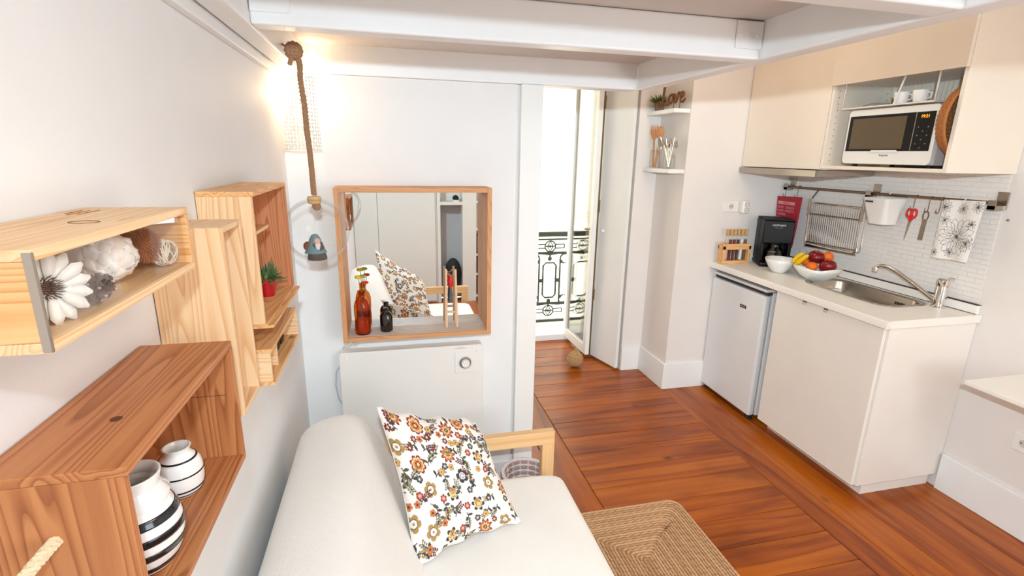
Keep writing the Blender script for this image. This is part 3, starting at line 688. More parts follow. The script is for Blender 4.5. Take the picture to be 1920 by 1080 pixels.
# ---- printed cloths: colour per vertex from a rasterised pattern
class Canvas:
    def __init__(s,w,h,bg): s.w,s.h=w,h; s.a=np.ones((h,w,3))*np.array(bg)
    def _win(s,x,y,r):
        x0,x1=int(max(0,x-r-2)),int(min(s.w,x+r+3)); y0,y1=int(max(0,y-r-2)),int(min(s.h,y+r+3))
        if x1<=x0 or y1<=y0: return None
        yy,xx=np.mgrid[y0:y1,x0:x1]; return x0,x1,y0,y1,xx-x,yy-y
    def blend(s,w,m,c):
        x0,x1,y0,y1=w[:4]; m=np.clip(m,0,1)[...,None]; s.a[y0:y1,x0:x1]=s.a[y0:y1,x0:x1]*(1-m)+np.array(c)*m
    def disc(s,x,y,r,c):
        w=s._win(x,y,r)
        if w: s.blend(w,r+.5-np.hypot(w[4],w[5]),c)
    def petals(s,x,y,r,n,c,rot=0,sharp=.35,inner=.55,asp=1.0):
        w=s._win(x,y,r*1.1)
        if not w: return
        th=np.arctan2(w[5],w[4]*asp)-rot; R=np.hypot(w[4]*asp,w[5]); lim=r*(inner+(1-inner)*np.abs(np.cos(th*n/2))**sharp); s.blend(w,lim-R+.5,c)
    def line(s,pts,wd,c):
        for (xa,ya),(xb,yb) in zip(pts[:-1],pts[1:]):
            n=int(max(2,math.hypot(xb-xa,yb-ya)/max(.6,wd*.5)))
            for k in range(n+1): s.disc(xa+(xb-xa)*k/n,ya+(yb-ya)*k/n,wd,c)
    def leaf(s,x,y,ang,L,wd,c):
        n=int(L/1.0)
        for k in range(n+1):
            t=k/n; s.disc(x+math.cos(ang)*L*t,y+math.sin(ang)*L*t,max(.5,wd*math.sin(PI*min(1,t*1.05))**.8),c)
def pillow_print(N):
    cv=Canvas(N,N,lin((.955,.93,.905))); q=N/400.*1.32
    RED=rgb(140,44,36); ORA=rgb(196,120,70); CRM=rgb(236,200,140); MUS=rgb(178,140,80); CHA=rgb(62,60,62); GRN=rgb(84,84,62); BUR=rgb(112,34,40); WH=rgb(240,236,228); OLV=rgb(140,132,92)
    pos=[]
    def free(x,y,r):
        for a,b,c in pos:
            if math.hypot(x-a,y-b)<r+c: return False
        pos.append((x,y,r)); return True
    rd=random.Random(5)
    def spray(x,y,a,L):
        pts=[(x,y)]; aa=a
        for k in range(6): aa+=rd.uniform(.05,.22); pts.append((pts[-1][0]+math.cos(aa)*L/6,pts[-1][1]+math.sin(aa)*L/6))
        cv.line(pts,1.1*q,CHA)
        col=rd.choice([OLV,BUR,MUS])
        for k in range(2,7):
            for s in(-1,1):
                b=aa+s*1.0; px_,py_=pts[k][0]+math.cos(b)*6*q,pts[k][1]+math.sin(b)*6*q
                cv.line([pts[k],(px_,py_)],.7*q,CHA); cv.disc(px_,py_,2.5*q,col)
        cv.leaf(pts[1][0],pts[1][1],a-1.1,15*q,3.2*q,rd.choice([GRN,CHA]))
        cv.leaf(pts[2][0],pts[2][1],a+1.5,13*q,2.8*q,rd.choice([GRN,CHA]))
    def big(x,y):
        t=rd.randint(0,4); ro=rd.uniform(0,6)
        if t==0: cv.petals(x,y,21*q,8,RED,ro); cv.petals(x,y,16.5*q,8,CRM,ro); cv.petals(x,y,12*q,8,ORA,ro); cv.disc(x,y,7*q,RED); cv.disc(x,y,4*q,CRM)
        elif t==1: cv.petals(x,y,22*q,9,RED,ro,1.2,.6); cv.petals(x,y,17*q,9,ORA,ro,1.2,.6); cv.petals(x,y,12*q,9,CRM,ro,1.2,.6); cv.disc(x,y,6*q,CHA); cv.disc(x,y,3.5*q,MUS)
        elif t==2: cv.petals(x,y,18*q,5,CHA,ro,.5,.6); cv.disc(x,y,9*q,WH); cv.disc(x,y,6.6*q,rgb(150,150,150)); cv.disc(x,y,4*q,WH)
        elif t==3: cv.petals(x,y,18*q,5,MUS,ro,.5,.6); cv.disc(x,y,9.5*q,CHA); cv.disc(x,y,8*q,WH); cv.disc(x,y,3*q,MUS)
        else:
            cv.petals(x,y,19*q,6,CHA,ro,.6,.3,1.0); cv.disc(x,y,12*q,CRM); 
            for k in range(26): cv.disc(x+rd.uniform(-9,9)*q,y+rd.uniform(-9,9)*q,1.1*q,CHA)
            cv.disc(x,y-9*q,5*q,ORA)
    def small(x,y):
        t=rd.randint(0,5); ro=rd.uniform(0,6)
        if t==0: cv.petals(x,y,9.5*q,6,RED,ro); cv.petals(x,y,6*q,6,rgb(214,120,110),ro); cv.disc(x,y,2.5*q,CRM)
        elif t==1: cv.petals(x,y,9*q,5,MUS,ro); cv.petals(x,y,6.4*q,5,rgb(220,180,110),ro); cv.disc(x,y,2.2*q,RED)
        elif t==2: cv.petals(x,y,9*q,5,CHA,ro); cv.petals(x,y,5.4*q,5,rgb(130,124,118),ro); cv.disc(x,y,2.2*q,WH)
        elif t==3: cv.petals(x,y,8.5*q,5,ORA,ro); cv.disc(x,y,2.6*q,BUR)
        elif t==4: cv.petals(x,y,9*q,7,BUR,ro,.9); cv.disc(x,y,3*q,CRM)
        else:
            a=rd.uniform(0,6); cv.leaf(x,y,a,17*q,4*q,rd.choice([GRN,CHA])); cv.line([(x,y),(x-math.cos(a)*6*q,y-math.sin(a)*6*q)],.8*q,CHA)
    for k in range(900):
        x,y=rd.uniform(0,N),rd.uniform(0,N)
        if len(pos)<20 and free(x,y,24*q): big(x,y)
    c0=0
    for k in range(1600):
        x,y=rd.uniform(0,N),rd.uniform(0,N)
        if c0<60 and free(x,y,11.5*q): spray(x-9*q,y-9*q,rd.uniform(0,6.28),34*q); c0+=1
    for k in range(6000):
        x,y=rd.uniform(0,N),rd.uniform(0,N)
        if free(x,y,7.6*q): small(x,y)
    return cv.a
def towel_print(w,h):
    cv=Canvas(w,h,lin((.93,.90,.87))); K=rgb(60,56,54); rd=random.Random(3); G=rgb(150,142,136)
    def flower(x,y,r,n):
        for k in range(n):
            a=2*PI*k/n+rd.uniform(-.1,.1); L=r*rd.uniform(.8,1.1); wd=.28
            for s in(-1,1):
                pts=[(x+math.cos(a+s*wd*math.sin(PI*t)*1.0)*(r*.25+(L-r*.25)*t),y+math.sin(a+s*wd*math.sin(PI*t))*(r*.25+(L-r*.25)*t)) for t in np.linspace(0,1,10)]
                cv.line(pts,.75,K)
            cv.line([(x+math.cos(a)*r*.3,y+math.sin(a)*r*.3),(x+math.cos(a)*L*.7,y+math.sin(a)*L*.7)],.5,G)
        for k in range(40):
            a=rd.uniform(0,6.28); cv.line([(x,y),(x+math.cos(a)*r*.26,y+math.sin(a)*r*.26)],.6,K)
    flower(w*.52,h*.40,w*.47,17); flower(w*.08,h*.88,w*.2,9); flower(w*.52,h*.86,w*.15,9); flower(w*.88,h*.90,w*.16,9)
    flower(w*.15,h*.66,w*.13,7); flower(w*.85,h*.62,w*.12,7); flower(w*.85,h*.30,w*.16,8); flower(w*.08,h*.10,w*.10,7); flower(w*.45,h*.12,w*.13,8)
    return cv.a
def printed_sheet(name,fn,img,nu,nv,m,parent,mb_faces_extra=None,smooth=True):
    vs=[];col=np.ones((nu*nv,4)); H_,W_=img.shape[:2]
    for j in range(nv):
        for i in range(nu):
            u,v=i/(nu-1),j/(nv-1); vs.append(fn(u,v)); col[j*nu+i,:3]=img[min(H_-1,int(v*H_)),min(W_-1,int(u*W_))]
    fs=[(j*nu+i,j*nu+i+1,(j+1)*nu+i+1,(j+1)*nu+i) for j in range(nv-1) for i in range(nu-1)]
    o=obj(name,MB().add(vs,fs),m,parent,smooth='all' if smooth else False)
    at=o.data.color_attributes.new('print','FLOAT_COLOR','POINT'); at.data.foreach_set('color',col.ravel().astype(np.float32)); return o
tw=thing('tea_towel','white tea towel printed with black flower sketches hanging at the rail end','towel',(2.60,1.83,1.16))
def towel(u,v):
    y=1.915-.175*u-.012*(1-v)*(1-2*u)*0-.0*v; y+=.004*(1-v)-.010*u*(1-v)*-1
    x=2.600-.006*math.sin(u*9+v)*(.6+.4*(1-v))-.008*v*0
    return (x,y-.0,1.163+.283*v+.006*u)
o=printed_sheet('cloth',towel,towel_print(230,330),150,230,mat('printed_towel',(1,1,1),.85,vcol=True),tw)
o.modifiers.new('s','SOLIDIFY').thickness=.003
obj('hem_loop',MB().tube([(2.602,1.83,1.446),(2.61,1.83,1.456),(2.632,1.83,1.457),(2.642,1.83,1.446)],.002,6),m_wp,tw)
# sockets
def socket_unit(name,label,c,R,w,h,n,grp=None):
    t=thing(name,label,'socket',c,grp); c=Vector(c)
    obj('plate',MB().obox(c+R@Vector((0,0,.004)),(w,h,.008),R),m_wp,t,bevel=.003,bseg=3,smooth=True)
    for i in range(n):
        off=Vector(((i-(n-1)/2)*w/n,0,.008)); 
        RR=R
        obj('socket_ring',MB().tube([c+R@(off+Vector((.019*math.cos(a),.019*math.sin(a),.001))) for a in np.linspace(0,2*PI,25)[:-1]],.0022,6,True),m_wp,t,smooth=True)
        obj('socket_face',MB().add([c+R@(off+Vector((.018*math.cos(a),.018*math.sin(a),.0003))) for a in np.linspace(0,2*PI,25)[:-1]],[tuple(range(24))]),mat('socket_recess',rgb(206,194,184),.5),t)
        for s in(-1,1):
            obj('contact_hole',MB().obox(c+R@(off+Vector((s*.0095,0,.0009))),(.005,.005,.001),R),m_dark,t)
    return t
dsk=socket_unit('double_socket','white double wall socket on the pillar above the spice rack',(2.235,3.005,1.305),RY,.11,.075,1)
adp=thing('plug_adapter','white three-way plug adapter plugged into the right half of the double socket','adapter',(2.325,3.0,1.29))
obj('body',B(2.298,2.955,1.262,2.348,3.003,1.345),m_wp,adp,bevel=.008,bseg=3,smooth=True)
for z in(1.285,1.322):
    obj('outlet_ring',MB().tube([(2.323+.014*math.cos(a),2.954,z+.014*math.sin(a)) for a in np.linspace(0,2*PI,21)[:-1]],.0018,6,True),mat('socket_edge',rgb(170,158,150),.5),adp)
    for s in(-1,1): obj('contact_hole',B(2.323+s*.006-.002,2.953,z-.002,2.323+s*.006+.002,2.955,z+.002),m_dark,adp)
socket_unit('wall_socket','white single wall socket low on the right wall under the folding table',(X1,1.40,.425),RX,.085,.085,1)
# spice rack
sr=thing('spice_rack','small wooden rack for spice tubes on the worktop corner','rack',(2.27,2.94,.93))
x0,x1,yA,yB=2.150,2.362,2.905,2.965
zt_=.93
obj('foot_board',B(x0,yA,zt_,x1,yB,zt_+.022),w_orX,sr,bevel=.002); obj('shelf_board',MB().box(x0,yA,zt_+.096,x1,yA+.012,zt_+.135).box(x0,yB-.012,zt_+.096,x1,yB,zt_+.135).box(x0,yA+.012,zt_+.122,x1,yB-.012,zt_+.130),w_orX,sr,bevel=.002)
for x in(x0,x1-.018): obj('upright',B(x,yA,zt_+.022,x+.018,yB,zt_+.122),w_orZ,sr,bevel=.002)
SC=[('pale pink salt',rgb(230,190,170)),('dark red paprika',rgb(110,46,34)),('reddish brown spice',rgb(120,50,36)),('dark brown pepper',rgb(84,54,40)),('white salt',rgb(236,232,230)),('olive green herbs',rgb(122,88,46))]
for i,(nm,c) in enumerate(SC):
    x=x0+.040+i*.0285; y=2.935
    t=thing('spice_tube','corked glass tube of %s in the spice rack, number %s from the left'%(nm,['one','two','three','four','five','six'][i]),'spice tube',(x,y,zt_+.022),'spice tubes')
    obj('glass',MB().shell([(0,.0225),(.010,.0225),(.0105,.195),(.0105,.205)],(x,y,zt_),14),m_glass,t,smooth=True)
    obj('spice',MB().lathe([(0,.024),(.009,.024),(.009,.16 if i!=0 else .10),(0,.162 if i!=0 else .10)],(x,y,zt_),12),mat('spice_%d'%i,c,.8,bump=.6,bscale=1200),t,smooth=True)
    obj('cork',MB().lathe([(.0098,.19),(.0115,.228),(0,.229)],(x,y,zt_),12),mat('cork',rgb(206,158,102),.8,bump=.6,bscale=700),t,smooth=True)
# coffee maker
cm=thing('coffee_maker','black filter coffee maker with glass jug in the worktop corner','coffee maker',(2.50,2.86,.93))
RC=Matrix.Rotation(math.radians(-26),3,'Z'); cc=Vector((2.488,2.862,0))
def cmb(x0,y0,z0,x1,y1,z1,**k):
    return MB().obox(cc+RC@Vector(((x0+x1)/2,(y0+y1)/2,0))+Vector((0,0,(z0+z1)/2)),(abs(x1-x0),abs(y1-y0),abs(z1-z0)),RC)
obj('base_plate',cmb(-.095,-.115,.93,.095,.10,.962),m_black,cm,bevel=.012,bseg=3,smooth=True)
obj('tank',cmb(-.092,.0,.962,.092,.098,1.235),m_black,cm,bevel=.008,bseg=3,smooth=True)
for sx_ in(-1,1): obj('side_cheek',cmb(sx_*.082-.010,-.09,.962,sx_*.082+.010,.0,1.10),m_black,cm,bevel=.004)
hdm=obj('brew_head',cmb(-.092,-.105,1.085,.092,.0,1.235),m_black,cm,bevel=.008,bseg=3,smooth=True)
obj('lid',cmb(-.09,-.10,1.236,.09,.096,1.243),m_blackm,cm,bevel=.003)
p_=cc+RC@Vector((0,-.1052,0)); text('brand_print','HOTPOINT',.016,(p_.x-.005,p_.y,1.205),RC@RY,mat('white_print',rgb(225,225,230),.4),cm); text('model_print','filter coffee',.010,(p_.x-.005,p_.y,1.190),RC@RY,m_gp,cm)
jc=cc+RC@Vector((0,-.045,0))
jg=obj('glass_jug',MB().shell([(.045,.964),(.062,.975),(.066,1.0),(.058,1.03),(.04,1.055),(.038,1.07)],(jc.x,jc.y,0),28),glass('dark_jug_glass',(.35,.28,.2),.9,.12),cm,smooth=True)
obj('jug_lid',MB().lathe([(.04,1.07),(.04,1.082),(.015,1.09),(0,1.09)],(jc.x,jc.y,0),24),m_black,cm,smooth=True)
obj('jug_band',MB().shell([(.0590,1.028),(.0605,1.028),(.0605,1.035),(.0570,1.035)],(jc.x,jc.y,0),24),m_rail,cm,smooth=True)
h0=jc+RC@Vector((0,-.05,0)); h1=jc+RC@Vector((0,-.085,0))
obj('jug_handle',MB().tube([(h0.x,h0.y,1.06),(h1.x,h1.y,1.055),(h1.x,h1.y,.99),(h0.x,h0.y,.985)],.007,8),m_black,cm,smooth=True)
# bowls and fruit
def bowl_mesh(c,r,h,foot,n=40,lobes=0,amp=0):
    prof=[(0,.002),(foot*.9,.0),(foot,.004),(foot*1.25,.012),(r*.72,h*.38),(r*.90,h*.70),(r,h),(r-.004,h+.001),(r*.87,h*.70),(r*.68,h*.40),(foot,.018),(0,.012)]
    mb=MB().shell(prof,c,n)
    if lobes:
        vs=[]
        for v in mb.v:
            dx,dy=v[0]-c[0],v[1]-c[1]; a=math.atan2(dy,dx); t=max(0,(v[2]-c[2])/h); vs.append((v[0],v[1],v[2]+amp*t*t*math.cos(lobes*a)))
        mb.v=vs
    return mb
bw=obj('bowl',bowl_mesh((2.365,2.635,.9305),.088,.088,.038),m_cer,None,smooth='all'); tag(bw,'empty round white bowl in front of the coffee maker','bowl')
FB=(2.44,2.42,.9305)
fb=obj('fruit_bowl',bowl_mesh(FB,.128,.082,.055,48,4,.006),m_cer,None,smooth='all'); tag(fb,'wide white bowl filled with fruit beside the sink','bowl')
m_app=mat('red_apple_skin',rgb(126,14,22),.25,bump=.1,bscale=80); m_ora=mat('orange_peel',rgb(236,112,20),.45,bump=.6,bscale=700); m_ban=mat('banana_peel',rgb(246,196,16),.45)
m_stem=mat('brown_stem',rgb(80,54,32),.8)
def apple(c,r,label,tilt=0):
    t=thing('apple',label,'apple',c,'apples in the fruit bowl'); R=Matrix.Rotation(tilt,3,'X')
    prof=[]
    for k in range(15):
        a=PI*k/14; rr=r*math.sin(a)*(1.0+.08*math.sin(a)); h=-r*.9*math.cos(a)*(1-.22*math.exp(-(math.sin(a)/.35)**2)); prof.append((max(rr,0),h))
    obj('flesh',MB().shell(prof,c,28,R=R),m_app,t,smooth='all')
    s=R@Vector((0,0,r*.68)); s2=R@Vector((.004,.002,r*1.05)); c=Vector(c); obj('stem',MB().tube([c+s,c+s2],.0015,6),m_stem,t); return t
def orange(c,r,label):
    t=thing('orange',label,'orange',c,'oranges in the fruit bowl'); obj('peel',MB().sphere(c,r,24,16,squash=(1,1,.94)),m_ora,t,smooth='all'); obj('navel',MB().lathe([(0,0),(.004,.0006),(.003,.0018),(0,.002)],(c[0],c[1],c[2]+r*.93),10),m_stem,t)
apple((2.455,2.455,1.062),.043,'large dark red apple on top of the fruit',.2)
apple((2.445,2.355,1.027),.042,'dark red apple at the right side of the fruit bowl',-.3)
apple((2.50,2.40,1.012),.036,'red apple at the back of the bowl, half hidden',.1)
orange((2.50,2.42,1.068),.031,'orange on top behind the large red apple')
orange((2.385,2.405,1.015),.030,'small orange at the front rim of the fruit bowl')
orange((2.43,2.50,1.022),.026,'orange beside the bananas, mostly hidden')
bn=thing('banana_bunch','bunch of small yellow bananas at the left of the fruit bowl','bananas',(2.40,2.50,1.0))
for k,(dy,dz,ro) in enumerate([(0,0,0),(.018,.018,.25),(-.014,.012,-.15)]):
    pts=[];rr=[]
    for i in range(11):
        t=i/10; a=-.25+1.5*t
        pts.append((2.372+.055*math.sin(a)*math.cos(ro)*.4-.01*t,2.475+dy*1.2+.062*(1-math.cos(a))*-.4+.04*(1-t),1.008+dz+.060*math.sin(a*.9)))
        rr.append(.0135*math.sin(PI*min(1,.12+.84*t))**.45 if 0<t<1 else .004)
    obj('banana',MB().tube(pts,rr,9),m_ban,bn,smooth='all')
obj('stalk',MB().tube([(2.388,2.47,1.078),(2.395,2.462,1.092)],.005,7),mat('banana_stalk',rgb(150,120,40),.6),bn)
# wall table
tb=thing('wall_table','white wall-mounted table leaf at the right edge','table',(2.5,.9,.70))
obj('leaf',B(2.322,.15,.716,X1-GAP,1.462,.734),m_top,tb,bevel=.002)
for y in(.5,1.1): obj('support_arm',MB().prism([(X1-GAP,.716),(X1-GAP,.48),(X1-.02,.48),(2.42,.716)],'y',y,y+.02),m_trim,tb)
wallspot=obj('wall_screw',MB().lathe([(.006,0),(.005,-.004),(0,-.005)],(X1-.0003,1.685,1.374),10,'x'),m_sst,None); tag(wallspot,'small grey screw in the bare right wall beside the splashback','screw')
# ------------------------------------------------------------ niche shelves beside the door
def shelf(z,label):
    s=thing('niche_shelf',label,'shelf',(1.81,3.22,z),'small shelves by the balcony door')
    obj('board',B(1.752,3.012,z,1.864,3.365,z+.026),m_trim,s,bevel=.003)
    return s
shelf(1.888,'upper narrow white shelf by the balcony door holding plant and sign'); shelf(1.516,'lower narrow white shelf by the balcony door holding utensils')
zs=1.914
pp=thing('potted_grass','small green spiky plant in a woven pot on the upper niche shelf','plant',(1.80,3.29,zs))
obj('pot',MB().lathe([(.028,0),(.036,.055),(.032,.055),(.03,.045),(0,.045)],(1.80,3.29,zs),20),mat('grey_woven_pot',rgb(128,104,84),.85,bump=.8,bscale=300),pp,smooth=True)
mgr=mat('spiky_leaf',rgb(96,120,40),.6); mg2=mat('dark_leaf',rgb(52,82,34),.6)
for k in range(70):
    a=rng.uniform(0,2*PI); t=rng.uniform(.1,1.1); L=rng.uniform(.045,.08); b=Vector((1.80+.012*math.cos(a),3.30+.012*math.sin(a),zs+.045))
    d=Vector((math.cos(a)*math.sin(t),math.sin(a)*math.sin(t),math.cos(t)))
    obj('leaf',MB().tube([b,b+d*L*.5,b+d*L+Vector((0,0,-.006))],[.003,.004,.0006],4),mgr if k%3 else mg2,pp)
ls=thing('love_sign','brown script sign reading Love standing on the upper shelf','sign',(1.80,3.10,zs))
m_sign=mat('rustic_brown_sign',rgb(120,74,36),.7,bump=.5,bscale=150)
def script(pts,r=.0068): 
    # pts in (u,v) with u to the right (-y), v up
    P=[]; n=len(pts)
    for i in range(n-1):
        p0=pts[max(0,i-1)];p1=pts[i];p2=pts[i+1];p3=pts[min(n-1,i+2)]
        for k in range(5):
            t=k/5; q=[.5*((2*p1[j])+(-p0[j]+p2[j])*t+(2*p0[j]-5*p1[j]+4*p2[j]-p3[j])*t*t+(-p0[j]+3*p1[j]-3*p2[j]+p3[j])*t**3) for j in(0,1)]; P.append(q)
    P.append(pts[-1]); return MB().tube([(1.758+.30*u,3.235-.86*u,zs+.026+v*1.22) for u,v in P],r,7,flat=1.2)
obj('letter_l',script([(.075,.105),(.06,.112),(.05,.10),(.045,.06),(.035,.02),(.01,.0),(0,.012),(.015,.022),(.05,.012),(.09,.004),(.10,.02)]),m_sign,ls,smooth=True)
obj('letter_o',script([(.118,.055),(.10,.045),(.098,.022),(.112,.010),(.128,.022),(.13,.045),(.118,.055),(.135,.05)]),m_sign,ls,smooth=True)
obj('letter_v',script([(.145,.058),(.152,.035),(.158,.014),(.172,.034),(.178,.06),(.19,.055)]),m_sign,ls,smooth=True)
obj('letter_e',script([(.198,.034),(.218,.042),(.222,.058),(.205,.062),(.196,.045),(.20,.022),(.218,.014),(.238,.03)]),m_sign,ls,smooth=True)
for y in(3.12,3.075): obj('support_rod',MB().tube([(1.758+.30*(3.235-y)/.86+.008,y,zs),(1.758+.30*(3.235-y)/.86+.008,y,zs+.075)],.003,6),m_brass,ls)
zs=1.542
def jar(cx,cy,r,h,label,name='glass_jar'):
    j=thing(name,label,'jar',(cx,cy,zs),'glass jars on the lower niche shelf')
    obj('glass',MB().shell([(0,.003),(r*.9,.001),(r,.008),(r,h*.8),(r*.9,h*.9),(r*.92,h),(r*.86,h),(r*.84,h*.9),(r*.94,h*.78),(r*.94,.01),(0,.006)],(cx,cy,zs),24),m_glass,j,smooth=True)
    obj('rim',MB().tube([(cx+r*.9*math.cos(a),cy+r*.9*math.sin(a),zs+h) for a in np.linspace(0,2*PI,25)[:-1]],.002,6,True),m_glass,j,smooth=True)
jar(1.80,3.29,.034,.12,'tall glass jar holding the wooden spoons')
jar(1.80,3.10,.038,.085,'wider glass jar holding the cutlery')
def sp_(name,label,base,tip,headfn,m,group=None,cat='spoon'):
    t=thing(name,label,cat,base,group); b=Vector(base); e=Vector(tip); obj('handle',MB().tube([b,b.lerp(e,.5),e],[.008,.007,.006],8),m,t,smooth=True); headfn(t,b,e,m); return t
def head_fork(t,b,e,m):
    d=(e-b).normalized(); s=Vector((.72,-.69,0)); mb=MB(); 
    pts=[]; 
    prof=[(0,.006),(.02,.018),(.045,.026),(.065,.027)]
    L=[e+d*h+s*w for h,w in prof]; Rr=[e+d*h-s*w for h,w in prof]; n=Vector((.0022,.0022,0))
    for i in range(3): mb.add([L[i]-n,Rr[i]-n,Rr[i+1]-n,L[i+1]-n,L[i]+n,Rr[i]+n,Rr[i+1]+n,L[i+1]+n],[(0,1,2,3),(7,6,5,4),(0,4,5,1),(1,5,6,2),(2,6,7,3),(3,7,4,0)])
    for w in(-.022,-.0075,.0075,.022): mb.tube([e+d*.063+s*w,e+d*.095+s*w*.9],[.0045,.003],6)
    obj('tined_head',mb,m,t)
def head_spoon(t,b,e,m,r=.021,sq=1.5,mm=None):
    d=(e-b).normalized(); sv=Vector((.72,-.69,0)); sv=(sv-d*sv.dot(d)).normalized(); q=Matrix((sv.cross(d),sv,d)).transposed(); obj('bowl',MB().sphere(e+d*r*sq*.85,r,16,12,R=q,squash=(.35 if mm is None else .25,1,sq)),mm or m,t,smooth='all')
sp_('wooden_fork','wooden serving fork in the tall jar','(1,2)' and (1.795,3.30,zs+.012),(1.80,3.325,zs+.19),head_fork,w_spoon,cat='fork')
sp_('wooden_spoon','wooden spoon in the tall jar beside the fork',(1.80,3.28,zs+.012),(1.80,3.255,zs+.20),lambda t,b,e,m: head_spoon(t,b,e,m,.028,1.5),w_spoon)
sp_('steel_serving_spoon','polished steel serving spoon between the two jars',(1.795,3.20,zs+.01),(1.795,3.222,zs+.12),lambda t,b,e,m: head_spoon(t,b,e,m,.020,2.6),m_chrome)
for k in range(12):
    a=rng.uniform(-.55,.5); b=rng.uniform(-.2,.2); L=rng.uniform(.10,.15); q=(1.80+b*.03,3.10+rng.uniform(-.012,.012),zs+.012); e=(1.80+b*.1,3.10-a*L*1.1,zs+.012+L)
    kind=['fork','spoon','knife'][k%3]
    t=thing('table_'+kind,'steel %s standing in the wider glass jar'%kind,kind,q,'cutlery in the wide jar: '+(kind if kind!='knife' else 'knive')+'s')
    obj('handle',MB().tube([q,lerp(q,e,.6),e],[.0055,.0045,.0035],6,flat=.6),m_chrome,t,smooth=True)
    dv=(Vector(e)-Vector(q)).normalized(); E=Vector(e)
    if kind=='spoon': obj('bowl',MB().sphere(E+dv*.02,.016,12,8,R=dv.to_track_quat('Z','Y').to_matrix(),squash=(.3,1,1.6)),m_chrome,t,smooth='all')
    elif kind=='fork':
        mb=MB()
        for w in(-.008,-.0027,.0027,.008): mb.tube([E,E+dv*.012+Vector((-w*.7,w*.7,0)),E+dv*.04+Vector((-w*.7,w*.7,0))],.0017,5)
        obj('tines',mb,m_chrome,t)
    else: obj('blade',MB().tube([E,E+dv*.03,E+dv*.055],[.008,.010,.003],6,flat=.3),m_chrome,t)
# knot doorstop
def knot_ball(mb,c,R,r,n=4):
    c=Vector(c)
    for ax in range(3):
        for k in range(n):
            off=(k-(n-1)/2)*r*1.95; rad=math.sqrt(max(1e-6,R*R-off*off)) ; pts=[]
            for a in np.linspace(0,2*PI,29)[:-1]:
                u,v=rad*math.cos(a),rad*math.sin(a); bul=1+.05*math.cos(2*a)
                p=[(off,u*bul,v/bul*1.0),(u/bul,off,v*bul),(u*bul,v/bul,off)][ax]; pts.append(c+Vector(p))
            mb.tube(pts,r,7,True)
    mb.sphere(c,R*.93,14,10); return mb
kd=thing('rope_knot_doorstop','round knotted rope doorstop on the floor by the glazed door','doorstop',(1.375,3.50,0))
obj('knot',knot_ball(MB(),(1.375,3.50,.066),.055,.0095),mat('natural_rope',rgb(182,144,96),.9,bump=.5,bscale=700),kd,smooth=True)
obj('loop',MB().tube([(1.372,3.50,.12),(1.366,3.50,.145),(1.378,3.50,.158),(1.386,3.50,.145),(1.378,3.50,.12)],.005,7),MATS['natural_rope'],kd,smooth=True)
# ------------------------------------------------------------ mirror box on the partition
YM=1.97; xl,xr,zl,zh=-.198,.392,.886,1.487; tf=.018
mr=thing('mirror_box_shelf','deep wooden frame holding a mirror with a ledge for bottles','mirror',(.1,2.03,zl))
obj('frame_side',B(xl,YM,zl,xl+tf,YP-.001,zh),w_frZ,mr,bevel=.001); obj('frame_side',B(xr-tf,YM,zl,xr,YP-.001,zh),w_frZ,mr,bevel=.001)
obj('frame_top',B(xl+tf,YM,zh-tf,xr-tf,YP-.001,zh),w_frX,mr,bevel=.001); obj('frame_bottom',B(xl+tf,YM,zl,xr-tf,YP-.001,zl+tf-.001),w_frX,mr,bevel=.001)
obj('ledge',B(xl+tf,YM+.012,zl+tf-.001,xr-tf,YP-.007,zl+tf),w_grey,mr,label='pale whitewashed ledge')
mmir=bpy.data.materials.new('mirror_glass'); mmir.use_nodes=True; b_=mmir.node_tree.nodes['Principled BSDF']; b_.inputs['Base Color'].default_value=(.90,.91,.90,1); b_.inputs['Metallic'].default_value=1; b_.inputs['Roughness'].default_value=.004
obj('mirror_pane',B(xl+tf,YP-.006,zl+tf,xr-tf,YP-.002,zh-tf),mmir,mr)
ZL=zl+tf
am=glass('amber_glass',(.86,.42,.10),.6,.05)
b1=thing('amber_bottle','larger amber glass bottle with small flowers on the mirror ledge','bottle',(-.124,2.022,ZL))
prof=[(0,.002),(.028,.0),(.031,.006),(.031,.04),(.0295,.06),(.031,.08),(.031,.115),(.026,.135),(.014,.15),(.0115,.158),(.0115,.168),(.0145,.170),(.0145,.178),(.010,.178),(.009,.158),(.0,.157)]
obj('glass',MB().shell(prof[:-1],(-.124,2.022,ZL),28),am,b1,smooth='all')
obj('liquid',MB().lathe([(0,.004),(.026,.005),(.028,.03),(.028,.06),(.026,.062),(0,.062)],(-.124,2.022,ZL),24),mat('brown_liquid',rgb(176,84,22),.3),b1,smooth=True)
fl=thing('dried_flowers','small yellow and red artificial flowers in the amber bottle','flowers',(-.124,2.022,ZL+.15))
for x,z,c,sz in((-.006,.235,rgb(226,196,30),.014),(.010,.238,rgb(150,160,40),.012),(.018,.212,rgb(206,40,36),.012)):
    obj('stem',MB().tube([(-.124+x*.1,2.022,ZL+.10),(-.124+x,2.018,ZL+z-.008)],.0013,5),mat('green_stem',rgb(130,140,60),.6),fl)
    m_=MB()
    for k in range(6):
        a=2*PI*k/6; m_.sphere((-.124+x+sz*.6*math.cos(a),2.016+sz*.5*math.sin(a),ZL+z),sz*.5,8,6,squash=(1,1,.95))
    obj('blossom',m_,mat('blossom_%d'%int(z*1000),c,.6),fl,smooth='all')
b2=thing('dark_bottle','small black glass bottle with clear stopper on the mirror ledge','bottle',(-.032,2.038,ZL))
obj('glass',MB().shell([(0,.001),(.022,.0),(.025,.005),(.025,.065),(.020,.076),(.010,.083),(.009,.09),(.012,.092),(.012,.095),(.0,.095)],(-.032,2.038,ZL),24),glass('dark_brown_glass',(.06,.02,.02),.8,.10),b2,smooth='all')
